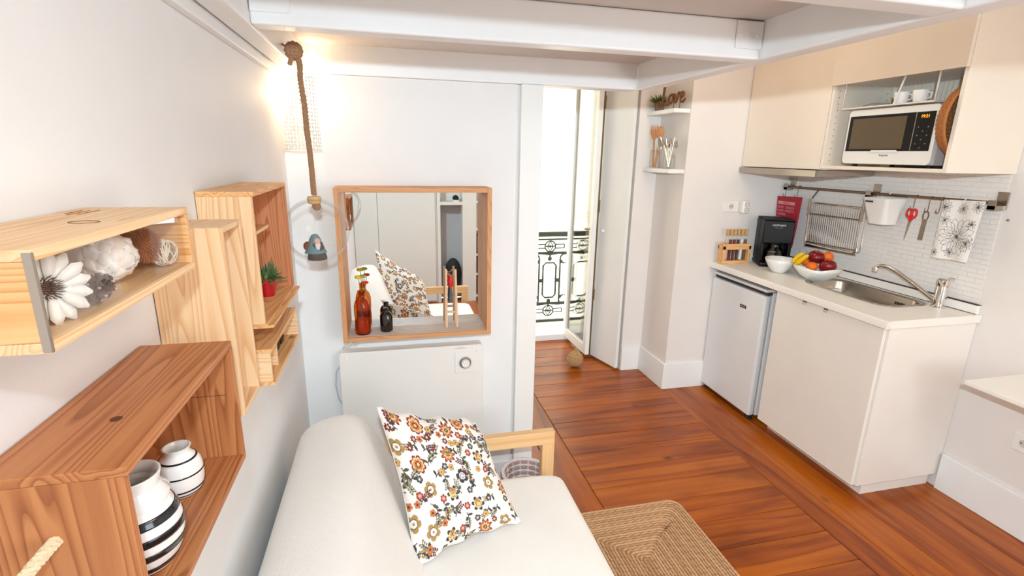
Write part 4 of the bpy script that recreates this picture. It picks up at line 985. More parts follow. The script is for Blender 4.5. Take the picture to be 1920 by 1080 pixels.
obj('stopper',MB().sphere((-.032,2.038,ZL+.104),.010,14,10,squash=(1,1,.6)).lathe([(.006,.09),(.006,.100)],(-.032,2.038,ZL),12),m_glass,b2,smooth=True)
obj('liquid',MB().lathe([(0,.004),(.020,.005),(.022,.06),(0,.061)],(-.032,2.038,ZL),20),mat('dark_liquid',rgb(30,8,10),.3),b2,smooth=True)
ws=thing('miniature_wooden_stand','tiny pale wooden trestle stand on the mirror ledge','ornament',(.236,2.05,ZL))
wl=wood('pale_stick_wood',[(0,rgb(206,160,122)),(1,rgb(232,194,158))],'Z',4,.6,knots=False)
for x in(.214,.258): 
    obj('leg',MB().tube([(x,2.030,ZL),(x+(.236-x)*.12,2.052,ZL+.245)],.0058,4),wl,ws); obj('leg',MB().tube([(x,2.078,ZL),(x+(.236-x)*.12,2.060,ZL+.24)],.0052,4),wl,ws)
obj('crosspiece',MB().tube([(.216,2.041,ZL+.065),(.256,2.041,ZL+.065)],.0055,4),wl,ws)
obj('sling_wire',MB().tube([(.219,2.052,ZL+.236),(.228,2.05,ZL+.222),(.236,2.05,ZL+.219),(.244,2.05,ZL+.222),(.253,2.052,ZL+.236)],.0016,6),m_chrome,ws)
od=thing('red_tassel_ornament','small red and grey ornament hanging inside the tiny wooden stand','ornament',(.236,2.052,ZL+.10))
obj('red_cap',MB().lathe([(0,.216),(.008,.213),(.0105,.195),(.009,.175),(.004,.165)],(.236,2.056,ZL),12),m_redp,od,smooth=True)
obj('tassel',MB().lathe([(.004,.165),(.007,.13),(.008,.105),(0,.104)],(.236,2.056,ZL),12),mat('grey_tassel',rgb(90,100,100),.9,bump=.5,bscale=900),od,smooth=True)
# ------------------------------------------------------------ heater panel
ht=thing('wall_heater','flat white electric panel heater under the mirror with round dial','heater',(.07,2.05,.3))
YH=2.035
obj('panel',MB().prism(rrect(.073,.575,.300,.242,.018,5),'y',YH,YP-.002),m_wp,ht,bevel=.003,smooth=True)
dlp=obj('dial_plate',B(.247,YH-.004,.690,.338,YH,.786),m_wp,ht,bevel=.003)
dl=obj('dial',MB().lathe([(.0,-.02),(.016,-.02),(.018,-.016),(.018,-.006)],(.292,YH,.737),28,'y'),m_wp,ht,smooth=True)
obj('dial_ring',MB().lathe([(.0185,-.0065),(.024,-.0055),(.026,-.0042)],(.292,YH,.737),32,'y'),mat('grey_dial_ring',rgb(120,118,118),.5),ht)
tk=MB()
for k in range(24):
    a=2*PI*k/24; tk.obox((.292+.029*math.cos(a),YH-.0045,.737+.029*math.sin(a)),(.004,.001,.0014),Matrix.Rotation(-a,3,'Y'))
obj('dial_ticks',tk,m_gp,ht)
for x,z in((-.20,.79),(.345,.79)): obj('screw_cap',MB().lathe([(0,-.004),(.006,-.003),(.007,0)],(x,YH,z),14,'y'),m_wp,ht,smooth=True)
obj('print_line',MB().box(.245,YH-.0004,.803,.30,YH,.8045).box(.262,YH-.0004,.808,.285,YH,.8095),mat('faint_red_print',rgb(196,150,140),.6),ht)
obj('cable',MB().tube([(-.222,2.07,.76),(-.245,2.07,.72),(-.25,2.07,.66),(-.242,2.07,.60),(-.228,2.07,.57)],.003,6),mat('grey_cable',rgb(190,188,190),.5),ht,smooth=True)
pc=thing('string_bow','small translucent plastic bow hanging under the mirror frame corner','bow',(-.165,2.0,.86))
obj('loop',MB().tube([(-.17,1.985,.886),(-.19,1.985,.875),(-.205,1.985,.858),(-.19,1.985,.86),(-.165,1.985,.874),(-.15,1.985,.884)],.002,6).tube([(-.17,1.985,.886),(-.155,1.985,.868),(-.142,1.985,.877),(-.165,1.985,.886)],.002,6),mat('clear_plastic_tie',rgb(190,185,180),.2),pc)
# ------------------------------------------------------------ sconce
m_perf=bpy.data.materials.new('perforated_white_metal'); m_perf.use_nodes=True
def perf(m):
    nt=m.node_tree; N=nt.nodes; L=nt.links; b=N['Principled BSDF']; b.inputs['Base Color'].default_value=(*rgb(226,222,216),1); b.inputs['Roughness'].default_value=.5
    uv=N.new('ShaderNodeUVMap'); uv.uv_map='uv'
    sp=N.new('ShaderNodeSeparateXYZ'); L.new(uv.outputs[0],sp.inputs[0])
    def M(op,a,b_=None,c=None):
        n=N.new('ShaderNodeMath'); n.operation=op
        for i,v in enumerate((a,b_,c)):
            if v is None: continue
            if isinstance(v,(int,float)): n.inputs[i].default_value=v
            else: L.new(v,n.inputs[i])
        return n.outputs[0]
    u=M('MULTIPLY',sp.outputs[0],1.0); v=M('MULTIPLY',sp.outputs[1],1.0)
    fu=M('SUBTRACT',M('FRACT',u),.5); fv=M('SUBTRACT',M('FRACT',v),.5)
    # four petals around each cell centre
    ang=M('ARCTAN2',fv,fu); r=M('SQRT',M('ADD',M('MULTIPLY',fu,fu),M('MULTIPLY',fv,fv)))
    lim=M('MULTIPLY_ADD',M('ABSOLUTE',M('SINE',M('MULTIPLY',ang,2.0))),.36,.08)
    hole=M('LESS_THAN',r,lim)
    fu2=M('SUBTRACT',M('FRACT',M('ADD',u,.5)),.5); fv2=M('SUBTRACT',M('FRACT',M('ADD',v,.5)),.5)
    h2=M('LESS_THAN',M('SQRT',M('ADD',M('MULTIPLY',fu2,fu2),M('MULTIPLY',fv2,fv2))),.16)
    al=M('SUBTRACT',1.0,M('MAXIMUM',hole,h2)); L.new(al,b.inputs['Alpha'])
perf(m_perf)
sn=thing('wall_sconce','half round perforated white metal wall lamp glowing in the corner','lamp',(-.303,YP,1.61))
cxs,rs,z0,z1=-.303,.064,1.612,1.875
nu,nv=24,10; vs=[];uvs=[]
for j in range(nv+1):
    for i in range(nu+1):
        a=PI*i/nu; vs.append((cxs-rs*math.cos(a),YP-.001-rs*1.1*math.sin(a),z0+(z1-z0)*j/nv)); s_=rs*a; zz=(z1-z0)*j/nv; uvs.append(((s_+zz)/.026,(s_-zz)/.026))
fs=[(j*(nu+1)+i,j*(nu+1)+i+1,(j+1)*(nu+1)+i+1,(j+1)*(nu+1)+i) for j in range(nv) for i in range(nu)]
so_=obj('perforated_shade',MB().add(vs,fs),m_perf,sn,smooth='all')
ul=so_.data.uv_layers.new(name='uv')
for lp in so_.data.loops: ul.data[lp.index].uv=uvs[lp.vertex_index]
obj('rim',MB().tube([(cxs-rs*math.cos(a),YP-.001-rs*1.1*math.sin(a),z0) for a in np.linspace(0,PI,20)],.0022,6).tube([(cxs-rs*math.cos(a),YP-.001-rs*1.1*math.sin(a),z1) for a in np.linspace(0,PI,20)],.0022,6),m_steel_w,sn,smooth=True)
obj('back_plate',B(cxs-.03,YP-.006,1.70,cxs+.03,YP-.0005,1.78),m_steel_w,sn)
obj('bulb',MB().sphere((cxs,YP-.045,1.80),.016,16,10,squash=(1,1,1.4)),mat('lit_bulb',(1,.78,.5),.4,emit=60),sn,smooth='all')
obj('bulb_holder',MB().lathe([(.012,1.745),(.012,1.782)],(cxs,YP-.045,0),14).tube([(cxs,YP-.045,1.755),(cxs,YP-.004,1.745)],.004,6),m_wp,sn,smooth=True)
# ------------------------------------------------------------ rope pendant with glass globe
GX,GY,GZ=-.228,1.70,1.371; GR=.100
pn=thing('rope_hung_globe','clear glass globe with round openings hanging on a knotted jute rope','hanging ornament',(GX,GY,GZ-GR))
kb=(-.252,1.70,1.898)
obj('top_knot',knot_ball(MB(),(kb[0],kb[1],kb[2]-.004),.021,.0052,3),m_jute,pn,smooth=True)
obj('tail',MB().tube([(kb[0]-.02,1.70,kb[2]+.004),(XL+.002,1.71,1.912)],.003,6),m_jute,pn)
obj('frayed_end',MB().rope([(kb[0]-.006,1.695,kb[2]-.02),(kb[0]-.012,1.69,kb[2]-.042)],.007,3),m_jute,pn)
rp0=[(kb[0]+.008,1.70,kb[2]-.015),(kb[0]+.014,1.70,kb[2]-.04),(kb[0]+.012,1.70,kb[2]-.075),(kb[0]+.0145,1.70,kb[2]-.11),(kb[0]+.018,1.70,kb[2]-.16),(kb[0]+.018,1.70,kb[2]-.22),(kb[0]+.022,1.70,kb[2]-.28),(kb[0]+.0235,1.70,kb[2]-.34),(GX+.0,1.70,GZ+GR+.012)]
obj('rope',MB().rope(rp0,.0086,20),m_jute,pn,smooth=True)
obj('cork_bung',MB().lathe([(.012,.0),(.02,.004),(.021,.018),(.019,.024),(0,.024)],(GX,GY,GZ+GR-.018),18),mat('cork_bung',rgb(214,170,120),.8,bump=.5,bscale=400),pn,smooth=True)
obj('lower_knot',knot_ball(MB(),(GX+.006,GY-.004,GZ+GR-.024),.010,.0036,3),m_jute,pn,smooth=True)
# globe with a round side opening facing right/front
opd=Vector((.49,-.86,.11)).normalized(); cosl=math.cos(math.asin(.46))
vs=[];fs=[];q=opd.to_track_quat('Z','Y').to_matrix(); n=48; m_=28; th0=math.asin(.46)
for i in range(m_+1):
    t=th0+(PI-th0)*i/m_
    for k in range(n):
        a=2*PI*k/n; vs.append(Vector((GX,GY,GZ))+q@Vector((GR*math.sin(t)*math.cos(a),GR*math.sin(t)*math.sin(a),GR*math.cos(t))))
for i in range(m_):
    for k in range(n): fs.append((i*n+k,(i+1)*n+k,(i+1)*n+(k+1)%n,i*n+(k+1)%n))
obj('glass_globe',MB().add(vs,fs),m_glass,pn,smooth='all')
obj('opening_lip',MB().tube([Vector((GX,GY,GZ))+q@Vector((GR*.46*math.cos(a),GR*.46*math.sin(a),GR*cosl)) for a in np.linspace(0,2*PI,49)[:-1]],.0018,6,True),m_glass,pn,smooth='all')
fg=thing('hooded_figurine','small hooded figurine in a teal cape standing inside the glass globe','figurine',(GX,GY,GZ-GR+.005))
gx,gy,gz=GX-.004,GY-.0,GZ-.0935
obj('robe',MB().lathe([(0,.0),(.029,.0),(.030,.006),(.024,.03),(.020,.05),(.012,.062),(0,.064)],(gx,gy,gz),20),mat('grey_brown_robe',rgb(96,82,78),.8,bump=.6,bscale=300),fg,smooth=True)
hd_=[(0,.083),(.010,.078),(.017,.066),(.022,.05),(.030,.030),(.034,.022),(.031,.022),(.020,.045),(.013,.062)]
obj('cape',MB().shell(hd_,(gx-.004,gy+.004,gz),18),mat('teal_cape',rgb(110,142,144),.85,bump=.8,bscale=160),fg,smooth=True)
obj('head',MB().sphere((gx+.004,gy-.012,gz+.060),.0105,14,10),mat('painted_face',rgb(226,176,158),.6),fg,smooth='all')
obj('beard',MB().lathe([(0,.030),(.006,.036),(.009,.050),(.006,.056)],(gx+.006,gy-.018,gz),12),mat('white_beard',rgb(226,214,208),.9),fg,smooth='all')
obj('sack',MB().sphere((gx-.026,gy,gz+.043),.014,14,10,squash=(1,1,1.1)),mat('brown_sack',rgb(126,74,58),.8),fg,smooth='all')
# ------------------------------------------------------------ wine crates on the left wall
def crate(name,label,y0,y1,z0,z1,xf,t,mats,grain='h',back=True,inset=.0,farm=None):
    """open box on the wall, opening to +x. mats: (along y, along z, along x)"""
    mY,mZ,mX=mats; c=thing(name,label,'crate',((X0+xf)/2,(y0+y1)/2,z0),'wooden wine crates on the wall'); xb=X0+.0015
    if grain=='h':
        obj('top_board',B(xb,y0,z1-t,xf,y1,z1),mY,c,bevel=.001); obj('bottom_board',B(xb,y0,z0,xf,y1,z0+t),mY,c,bevel=.001)
        obj('side_board',B(xb,y0,z0+t,xf-.004,y0+t,z1-t),mX,c,bevel=.0008); obj('side_board',B(xb,y1-t,z0+t,xf,y1,z1-t),farm or mX,c,bevel=.0008)
    else:
        obj('side_board',B(xb,y0,z0,xf,y0+t,z1),mZ,c,bevel=.001); obj('side_board',B(xb,y1-t,z0,xf,y1,z1),mZ,c,bevel=.001)
        obj('top_board',B(xb,y0+t,z1-t,xf,y1-t,z1),mY,c,bevel=.001); obj('bottom_board',B(xb,y0+t,z0,xf,y1-t,z0+t),mY,c,bevel=.001)
    if back: obj('back_board',B(xb,y0+t,z0+t,xb+.005,y1-t,z1-t),mY if grain=='h' else mZ,c)
    return c
LP=(w_pineY,w_pineZ,w_pineX); OP=(w_orY,w_orZ,w_orX); DP=(w_dkY,w_dkZ,w_dkX)
# A: big stained crate with vases
A_y0,A_y1,A_z0,A_z1,A_x=.478,.812,1.128,1.331,-.2455
ca=crate('stained_crate','largest reddish stained wooden crate at lower left with striped vases inside',A_y0,A_y1,A_z0,A_z1,A_x,.010,(w_dkY,w_dkZ,w_dkZ),'h')
obj('rope_handle',MB().rope([(-.312,.488,1.262),(-.3135,.470,1.262),(-.318,.455,1.257),(-.328,.440,1.245),(-.34,.43,1.232),(-.352,.43,1.222)],.0062,7),m_jutep,ca,smooth=True)
obj('knot_mark',MB().lathe([(0,0),(.0045,.0001),(.006,.0003)],(-.297,.578,A_z1+.0001),12),mat('knot_mark',rgb(96,50,30),.6),ca)
obj('grain_line',B(-.36,A_y1-.0104,1.245,-.26,A_y1-.0100,1.2456),m_dark,ca)
m_bst=mat('black_stripe_glaze',rgb(16,18,26),.15,coat=.5)
def vase(name,label,c,prof,bands):
    v=thing(name,label,'vase',c,'striped vases in the stained crate')
    body=obj('body',MB().shell(prof+[(prof[-1][0]-.003,prof[-1][1]-.0005),(prof[-1][0]-.004,prof[-1][1]-.014),(prof[-1][0]+.006,prof[-1][1]-.028),(.012,.008),(0,.006)],c,40),m_cer,v,smooth='all')
    def rad(h):
        for (r0,h0),(r1,h1) in zip(prof[:-1],prof[1:]):
            if h0<=h<=h1 and h1>h0: return r0+(r1-r0)*(h-h0)/(h1-h0)
        return prof[-1][0]
    for a,b in bands:
        hs=np.linspace(a,b,6); pr=[(rad(a)-.0004,a-.0002)]+[(rad(h)+.0008,h+.0002) for h in hs]+[(rad(b)-.0004,b+.0002)]
        obj('stripe',MB().shell(pr,c,40),m_bst,v,smooth='all',label='black painted stripe')
def smoothprof(P,n=5):
    out=[]
    for i in range(len(P)-1):
        p0=P[max(0,i-1)];p1=P[i];p2=P[i+1];p3=P[min(len(P)-1,i+2)]
        for k in range(n):
            t=k/n; out.append(tuple(.5*((2*p1[j])+(-p0[j]+p2[j])*t+(2*p0[j]-5*p1[j]+4*p2[j]-p3[j])*t*t+(-p0[j]+3*p1[j]-3*p2[j]+p3[j])*t**3) for j in(0,1)))
    out.append(P[-1]); return out
vase('striped_vase','larger round white vase with bold black stripes in the stained crate',(-.300,.588,A_z0+.0102),smoothprof([(.026,.0),(.033,.003),(.0415,.024),(.0445,.046),(.0405,.067),(.032,.083),(.0275,.092),(.0265,.103),(.0295,.118)]),[(.006,.013),(.025,.034),(.045,.054),(.065,.074),(.086,.095)])
vase('striped_vase','smaller white vase with thin black stripes behind the larger one',(-.306,.722,A_z0+.0102),smoothprof([(.018,.0),(.024,.003),(.0285,.016),(.0295,.034),(.0265,.050),(.019,.059),(.0165,.063),(.0165,.068),(.018,.072)]),[(.005,.0068),(.011,.0135),(.034,.0358),(.0545,.056)])
# B: shallow crate with acrylic front, potpourri
cbx=crate('window_crate','shallow pine crate at upper left with clear sliding front and dried flowers',.434,.742,1.461,1.542,-.256,.009,(w_pineY,w_pineZ,w_orX),'h')
obj('acrylic_front',B(-.2628,.446,1.470,-.2610,.737,1.533),m_acr,cbx)
obj('metal_edge',B(-.262,.4335,1.462,-.255,.4365,1.540),m_sst,cbx,bevel=.0008)
obj('thumb_notch',MB().tube([(-.298+.013*math.cos(a),.592+.010*math.sin(a),1.5421) for a in np.linspace(0,2*PI,25)[:-1]],.0006,4,True),m_brass,cbx)
obj('burnt_mark',MB().tube([(-.353,.668,1.5421),(-.352,.70,1.5421)],.0007,4).tube([(-.345,.655,1.5421),(-.344,.70,1.5421)],.0006,4).tube([(-.337,.66,1.5421),(-.336,.705,1.5421)],.0006,4),mat('burnt_mark',rgb(150,96,56),.7),cbx)
zi=1.470
m_pap=mat('white_paper_petal',rgb(246,242,236),.7,bump=.3,bscale=200)
dy=thing('paper_daisy','white daisy with brown centre behind the clear crate front','dried flower',(-.295,.50,zi),'dried decorations in the window crate')
dc=Vector((-.283,.488,zi+.030)); dn=Vector((.75,-.55,.15)).normalized(); dq=dn.to_track_quat('Z','Y').to_matrix()
for k in range(15):
    a=2*PI*k/15+.1; wd=[.002,.0045,.0052,.0012]
    L_=[];R_=[]
    for r_,w_ in zip([.006,.016,.026,.033],wd):
        for lst,s in((L_,-1),(R_,1)):
            p=Vector((r_*math.cos(a)-s*w_*math.sin(a),r_*math.sin(a)+s*w_*math.cos(a),.003-.0+(.002 if k%2 else 0)+.0015*math.sin(r_*90))); lst.append(dc+dq@p)
    fs=[(i,i+1,4+i+1,4+i) for i in range(3)]
    obj('petal',MB().add(L_+R_,fs),m_pap,dy,solid=.0006,smooth='all')
dsc=MB()
for k in range(70):
    a=k*2.4; r_=.0085*math.sqrt(k/70); p=dc+dq@Vector((r_*math.cos(a),r_*math.sin(a),.004)); dsc.tube([p,p+dq@Vector((r_*.3*math.cos(a),r_*.3*math.sin(a),.006))],[.0007,.0003],4)
obj('centre',dsc,mat('brown_flower_centre',rgb(104,66,62),.9),dy)
ro=thing('paper_rose_ball','large white crumpled paper rose ball in the window crate','dried flower',(-.303,.622,zi),'dried decorations in the window crate')
rc=Vector((-.298,.622,zi+.0312)); R_ball=.0312
for k in range(46):
    ph=math.acos(1-2*(k+.5)/46); a=k*2.39996
    d=Vector((math.sin(ph)*math.cos(a),math.sin(ph)*math.sin(a),math.cos(ph))); qd=d.to_track_quat('Z','Y').to_matrix()@Matrix.Rotation(rng.uniform(0,6),3,'Z'); tilt=Matrix.Rotation(rng.uniform(-.35,.35),3,'X')
    sz=rng.uniform(.0095,.013); vv=[];ff=[]
    for j in range(5):
        for i in range(5):
            u,v=(i-2)/2,(j-2)/2; w=1-.25*(u*u+v*v)
            vv.append(rc+qd@tilt@Vector((u*sz*w,v*sz*w,-.004*(u*u+v*v)+rng.uniform(-.0009,.0009)))+d*(R_ball-.0035+rng.uniform(-.0025,.001)))
    for j in range(4):
        for i in range(4): ff.append((j*5+i,j*5+i+1,(j+1)*5+i+1,(j+1)*5+i))
    obj('petal',MB().add(vv,ff),m_pap,ro,solid=.0005,smooth='all')
obj('core',MB().sphere(rc,R_ball-.005,16,12),m_pap,ro,smooth='all')
pcn=thing('pine_cone','grey brown pine cone in front of the paper rose','pine cone',(-.272,.553,zi),'dried decorations in the window crate')
ax=Vector((.25,.9,.25)).normalized(); pc0=Vector((-.276,.522,zi+.0125)); aq=ax.to_track_quat('Z','Y').to_matrix()
m_cn=mat('pine_cone_scale',rgb(108,88,80),.8,bump=.3,bscale=400); m_cn2=mat('pine_cone_tip',rgb(196,164,148),.7)
for k in range(44):
    t=k/44; a=k*2.39996; rr=.0135*math.sin(PI*(.12+.8*t))**.7; h=.032*t
    d=Vector((math.cos(a),math.sin(a),.35)).normalized(); p=pc0+aq@Vector((0,0,h)); e=p+aq@(d*rr)
    obj('scale',MB().tube([p,p.lerp(e,.6),e],[.001,.0034,.0022],6,flat=.4),m_cn,pcn)
    if k%3==0: obj('scale_tip',MB().sphere(e,.0014,6,4,squash=(1.4,1,1)),m_cn2,pcn)
br=thing('bristly_seed_head','rust brown bristly seed head beside the paper rose','seed head',(-.303,.70,zi),'dried decorations in the window crate')
bc=Vector((-.292,.698,zi+.030)); bs=MB()
for k in range(420):
    ph=math.acos(1-2*(k+.5)/420); a=k*2.39996; d=Vector((math.sin(ph)*math.cos(a),math.sin(ph)*math.sin(a),math.cos(ph)*1.25)); bs.tube([bc+d*.008,bc+d*.0175+Vector((0,0,-.001))],[.0011,.0004],3)
b__=obj('bristles',bs,mat('rust_bristle',rgb(176,108,70),.9),br); b__['kind']='stuff'
obj('core',MB().sphere(bc,.012,12,8,squash=(1,1,1.2)),MATS['rust_bristle'],br)
wb=thing('wicker_ball','small open white wicker ball at the right end of the crate','wicker ball',(-.283,.709,zi),'dried decorations in the window crate')
wc=Vector((-.281,.714,zi+.018)); wbm=MB()
for k in range(16):
    qq=Matrix.Rotation(rng.uniform(0,6),3,'X')@Matrix.Rotation(rng.uniform(0,6),3,'Y'); rr=.0165*rng.uniform(.93,1.03); off=rng.uniform(-.006,.006); r2=math.sqrt(rr*rr-off*off)
    wbm.tube([wc+qq@Vector((r2*math.cos(a),r2*math.sin(a),off)) for a in np.linspace(0,2*PI,25)[:-1]],.00095,5,True)
obj('canes',wbm,mat('white_cane',rgb(236,224,204),.6),wb,smooth=True)
pd=thing('dried_pod','dark reddish brown dried leaf pod at the back of the window crate','dried pod',(-.335,.71,zi),'dried decorations in the window crate')
for k in range(5):
    a=k*1.25; vv=[];ff=[]
    for j in range(5):
        for i in range(3): vv.append((-.334+.012*(i-1)*math.sin(PI*(.15+j*.2))*math.cos(a)+.004*j*math.cos(a+1.5),.712+.010*math.sin(a)*(i-1)+.004*j*math.sin(a+1.5),zi+.004+.012*j+.002*abs(i-1)))
    for j in range(4):
        for i in range(2): ff.append((j*3+i,j*3+i+1,(j+1)*3+i+1,(j+1)*3+i))
    obj('dry_leaf',MB().add(vv,ff),mat('dry_leaf_brown',rgb(118,78,66),.85),pd,solid=.0008)
# E: upright narrow crate
ce=crate('upright_crate','tall narrow pine crate standing upright between the other crates',.880,.992,1.166,1.495,-.2595,.009,(w_pineY,wood('pine_bold_z',PINE,'Z',1.3,.5,ring=22,knots=False),w_pineX),'v')
# D: tall crate with shelf
cd=crate('shelf_crate','square pine crate with inner shelf near the corner holding the red pot',1.116,1.452,1.246,1.534,-.264,.010,(w_orY,w_pineZ,w_pineZ),'h',farm=wood('pine_reddish_z',[(0,rgb(140,74,40)),(.5,rgb(186,118,76)),(1,rgb(206,142,98))],'Z',1.6,.5,knots=False))
obj('inner_shelf',B(X0+.007,1.126,1.438,-.281,1.30,1.445),w_orY,cd)
obj('lip_strip',B(-.264,1.12,1.246,-.252,1.46,1.252),w_orY,cd)
kk=thing('key_ring','small metal ring of keys on the inner crate shelf','keys',(-.31,1.2,1.446))
for i in range(3): obj('ring',MB().tube([(-.30+.010*math.cos(a),1.19+i*.012+.010*math.sin(a),1.4465+.0015*i) for a in np.linspace(0,2*PI,17)[:-1]],.0012,5,True),m_chrome,kk)
po=thing('red_pot_plant','little green succulent in a glossy red pot inside the shelf crate','plant',(-.302,1.345,1.256))
PC=(-.312,1.352,1.2565)
obj('pot',MB().lathe([(.018,0),(.023,.036),(.0255,.036),(.0255,.046),(.022,.046),(.021,.04),(0,.04)],PC,24),mat('glossy_red_pot',rgb(178,16,28),.25,coat=.3),po,smooth=True)
ml=mat('succulent_green',rgb(72,98,54),.5); ml2=mat('succulent_pale',rgb(120,140,80),.5)
for k in range(80):
    a=rng.uniform(0,2*PI); t=rng.uniform(.1,1.5); L=rng.uniform(.018,.045); b=Vector(PC)+Vector((.009*math.cos(a),.009*math.sin(a),.040)); d=Vector((math.cos(a)*math.sin(t),math.sin(a)*math.sin(t),math.cos(t)*1.15))
    e=b+d*L+Vector((0,0,-.004*t)); 
    obj('leaf',MB().tube([b,b.lerp(e,.45),b.lerp(e,.8),e],[.0012,.0036,.003,.0006],6,flat=.45),ml if k%4 else ml2,po,smooth=True)
# F: small flat crate
cf=crate('low_crate','small low pine crate under the shelf crate near the corner',1.128,1.450,1.108,1.194,-.264,.009,(w_orY,w_orZ,w_pineX),'h')
obj('divider',B(X0+.007,1.225,1.117,-.275,1.232,1.185),w_pineX,cf)
wbx=obj('white_box',B(-.345,1.145,1.1172,-.29,1.205,1.165),m_wp,None,bevel=.003); tag(wbx,'small white box in the near half of the low crate','box')
sg=thing('sunglasses','folded black sunglasses in the low crate','sunglasses',(-.30,1.35,1.117))
for s in(0,1): obj('lens',MB().prism(rrect(1.325+s*.052,1.136,.023,.017,.010,4),'x',-.296,-.293),m_black,sg)
obj('bridge',MB().tube([(-.2945,1.345,1.142),(-.2945,1.357,1.142)],.002,6),m_black,sg); obj('temple',MB().tube([(-.295,1.30,1.147),(-.31,1.34,1.128),(-.312,1.40,1.120)],.0022,6),m_black,sg)
cg=thing('clear_tumbler','small clear glass tumbler in the far half of the low crate','glass',(-.335,1.42,1.117))
obj('wall',MB().shell([(0,.002),(.016,0),(.019,.05),(.0175,.05),(.015,.004),(0,.004)],(-.335,1.41,1.1172),20),m_glass,cg,smooth=True)
# ------------------------------------------------------------ sofa
m_cloth=mat('white_quilted_cotton',rgb(244,240,234),.85,bump=.55,bscale=260,spec=.15)
def waffle(m,s=420):
    nt=m.node_tree;N=nt.nodes;L=nt.links; b=N['Principled BSDF']; tc=N.new('ShaderNodeTexCoord'); 
    w1=N.new('ShaderNodeTexWave'); w1.inputs['Scale'].default_value=s/6.28; w1.bands_direction='X'; w2=N.new('ShaderNodeTexWave'); w2.inputs['Scale'].default_value=s/6.28; w2.bands_direction='Y'; w3=N.new('ShaderNodeTexWave'); w3.inputs['Scale'].default_value=s/6.28*.8; w3.bands_direction='Z'
    for w in(w1,w2,w3): w.inputs['Distortion'].default_value=1.2; w.inputs['Detail'].default_value=1; L.new(tc.outputs['Object'],w.inputs['Vector'])
    a=N.new('ShaderNodeMath'); L.new(w1.outputs['Fac'],a.inputs[0]); L.new(w2.outputs['Fac'],a.inputs[1]); c=N.new('ShaderNodeMath'); L.new(a.outputs[0],c.inputs[0]); L.new(w3.outputs['Fac'],c.inputs[1])
    bp=N.new('ShaderNodeBump'); bp.inputs['Strength'].default_value=.25; bp.inputs['Distance'].default_value=.0015; L.new(c.outputs[0],bp.inputs['Height'])
    L.new(bp.outputs[0],b.inputs['Normal'])
waffle(m_cloth)
sf=thing('sofa_bed','low sofa with white textured cover and pale wooden arm','sofa',(.15,.8,0))
YS0,YS1=.17,1.655
def swept(prof,ya,yb,ny,rnd,wob,far_only=True):
    """profile in xz swept along y with rounded far end"""
    n=len(prof); cx=sum(p[0] for p in prof)/n; cz=min(p[1] for p in prof); vs=[];fs=[]
    ys=[ya+(yb-rnd-ya)*k/ny for k in range(ny+1)]+[yb-rnd+rnd*math.sin(a) for a in np.linspace(.25,PI/2,6)]
    for y in ys:
        t=max(0,(y-(yb-rnd))/rnd); s=rnd*(1-math.sqrt(max(0,1-t*t)))
        for i,(x,z) in enumerate(prof):
            w=wob*math.sin(y*7+i*.55)*.6+wob*math.sin(y*17+i*1.7)*.4
            sx=math.copysign(min(abs(x-cx),s),x-cx); sz=min(s,max(0,z-cz))
            vs.append((x-sx*1.0,y,z-sz+(w if z>cz+.05 else 0)))
    m=len(ys)
    for j in range(m-1):
        for i in range(n): fs.append((j*n+i,j*n+(i+1)%n,(j+1)*n+(i+1)%n,(j+1)*n+i))
    fs.append(tuple(range(n))); fs.append(tuple((m-1)*n+i for i in range(n))[::-1])
    return MB().add(vs,fs)
seat_p=[(-.05,.24),(-.05,.40),(.0,.418),(.1,.424),(.2,.426),(.3,.427),(.4,.427),(.5,.425),(.575,.420),(.605,.408),(.620,.385),(.628,.35),(.628,.28),(.622,.24)]
obj('seat_mattress',swept(seat_p,YS0,YS1,44,.045,.0015),m_cloth,sf,smooth='all',subsurf=1)
back_p=[(-.345,.24),(-.345,.50),(-.338,.62),(-.325,.69),(-.300,.730),(-.255,.757),(-.20,.768),(-.15,.766),(-.112,.750),(-.085,.715),(-.055,.655),(-.02,.58),(.02,.50),(.055,.435),(.06,.40),(.05,.24)]
obj('back_mattress',swept(back_p,YS0,YS1-.01,44,.05,.004),m_cloth,sf,smooth='all',subsurf=1)
0 and obj('cover_fold',MB().tube([(-.12,YS1-.015,.745),(-.09,YS1-.01,.69),(-.05,YS1-.008,.62),(-.0,YS1-.006,.52)],[.012,.010,.010,.008],8,flat=.6),m_cloth,sf,smooth='all')
YA=1.705
for YA in (.115,1.705):
  obj('arm_rail',B(-.30,YA,.500,.603,YA+.034,.556),w_biX,sf,bevel=.003); obj('arm_post',B(.552,YA,.0,.603,YA+.034,.500),w_biZ,sf,bevel=.003); obj('arm_post',B(-.30,YA,0,-.25,YA+.034,.500),w_biZ,sf,bevel=.003)
obj('side_rail',B(-.25,YA,.17,.552,YA+.03,.235),w_biX,sf,bevel=.002)
obj('seat_frame',MB().box(-.30,YS0,.17,.59,YS0+.03,.235).box(.565,YS0,.17,.595,YA,.235).box(-.30,YS0,.17,-.27,YA,.235),w_biX,sf)
for k in range(7): obj('slat',B(-.27,YS0+.08+k*.21,.222,.565,YS0+.15+k*.21,.238),w_biX,sf)
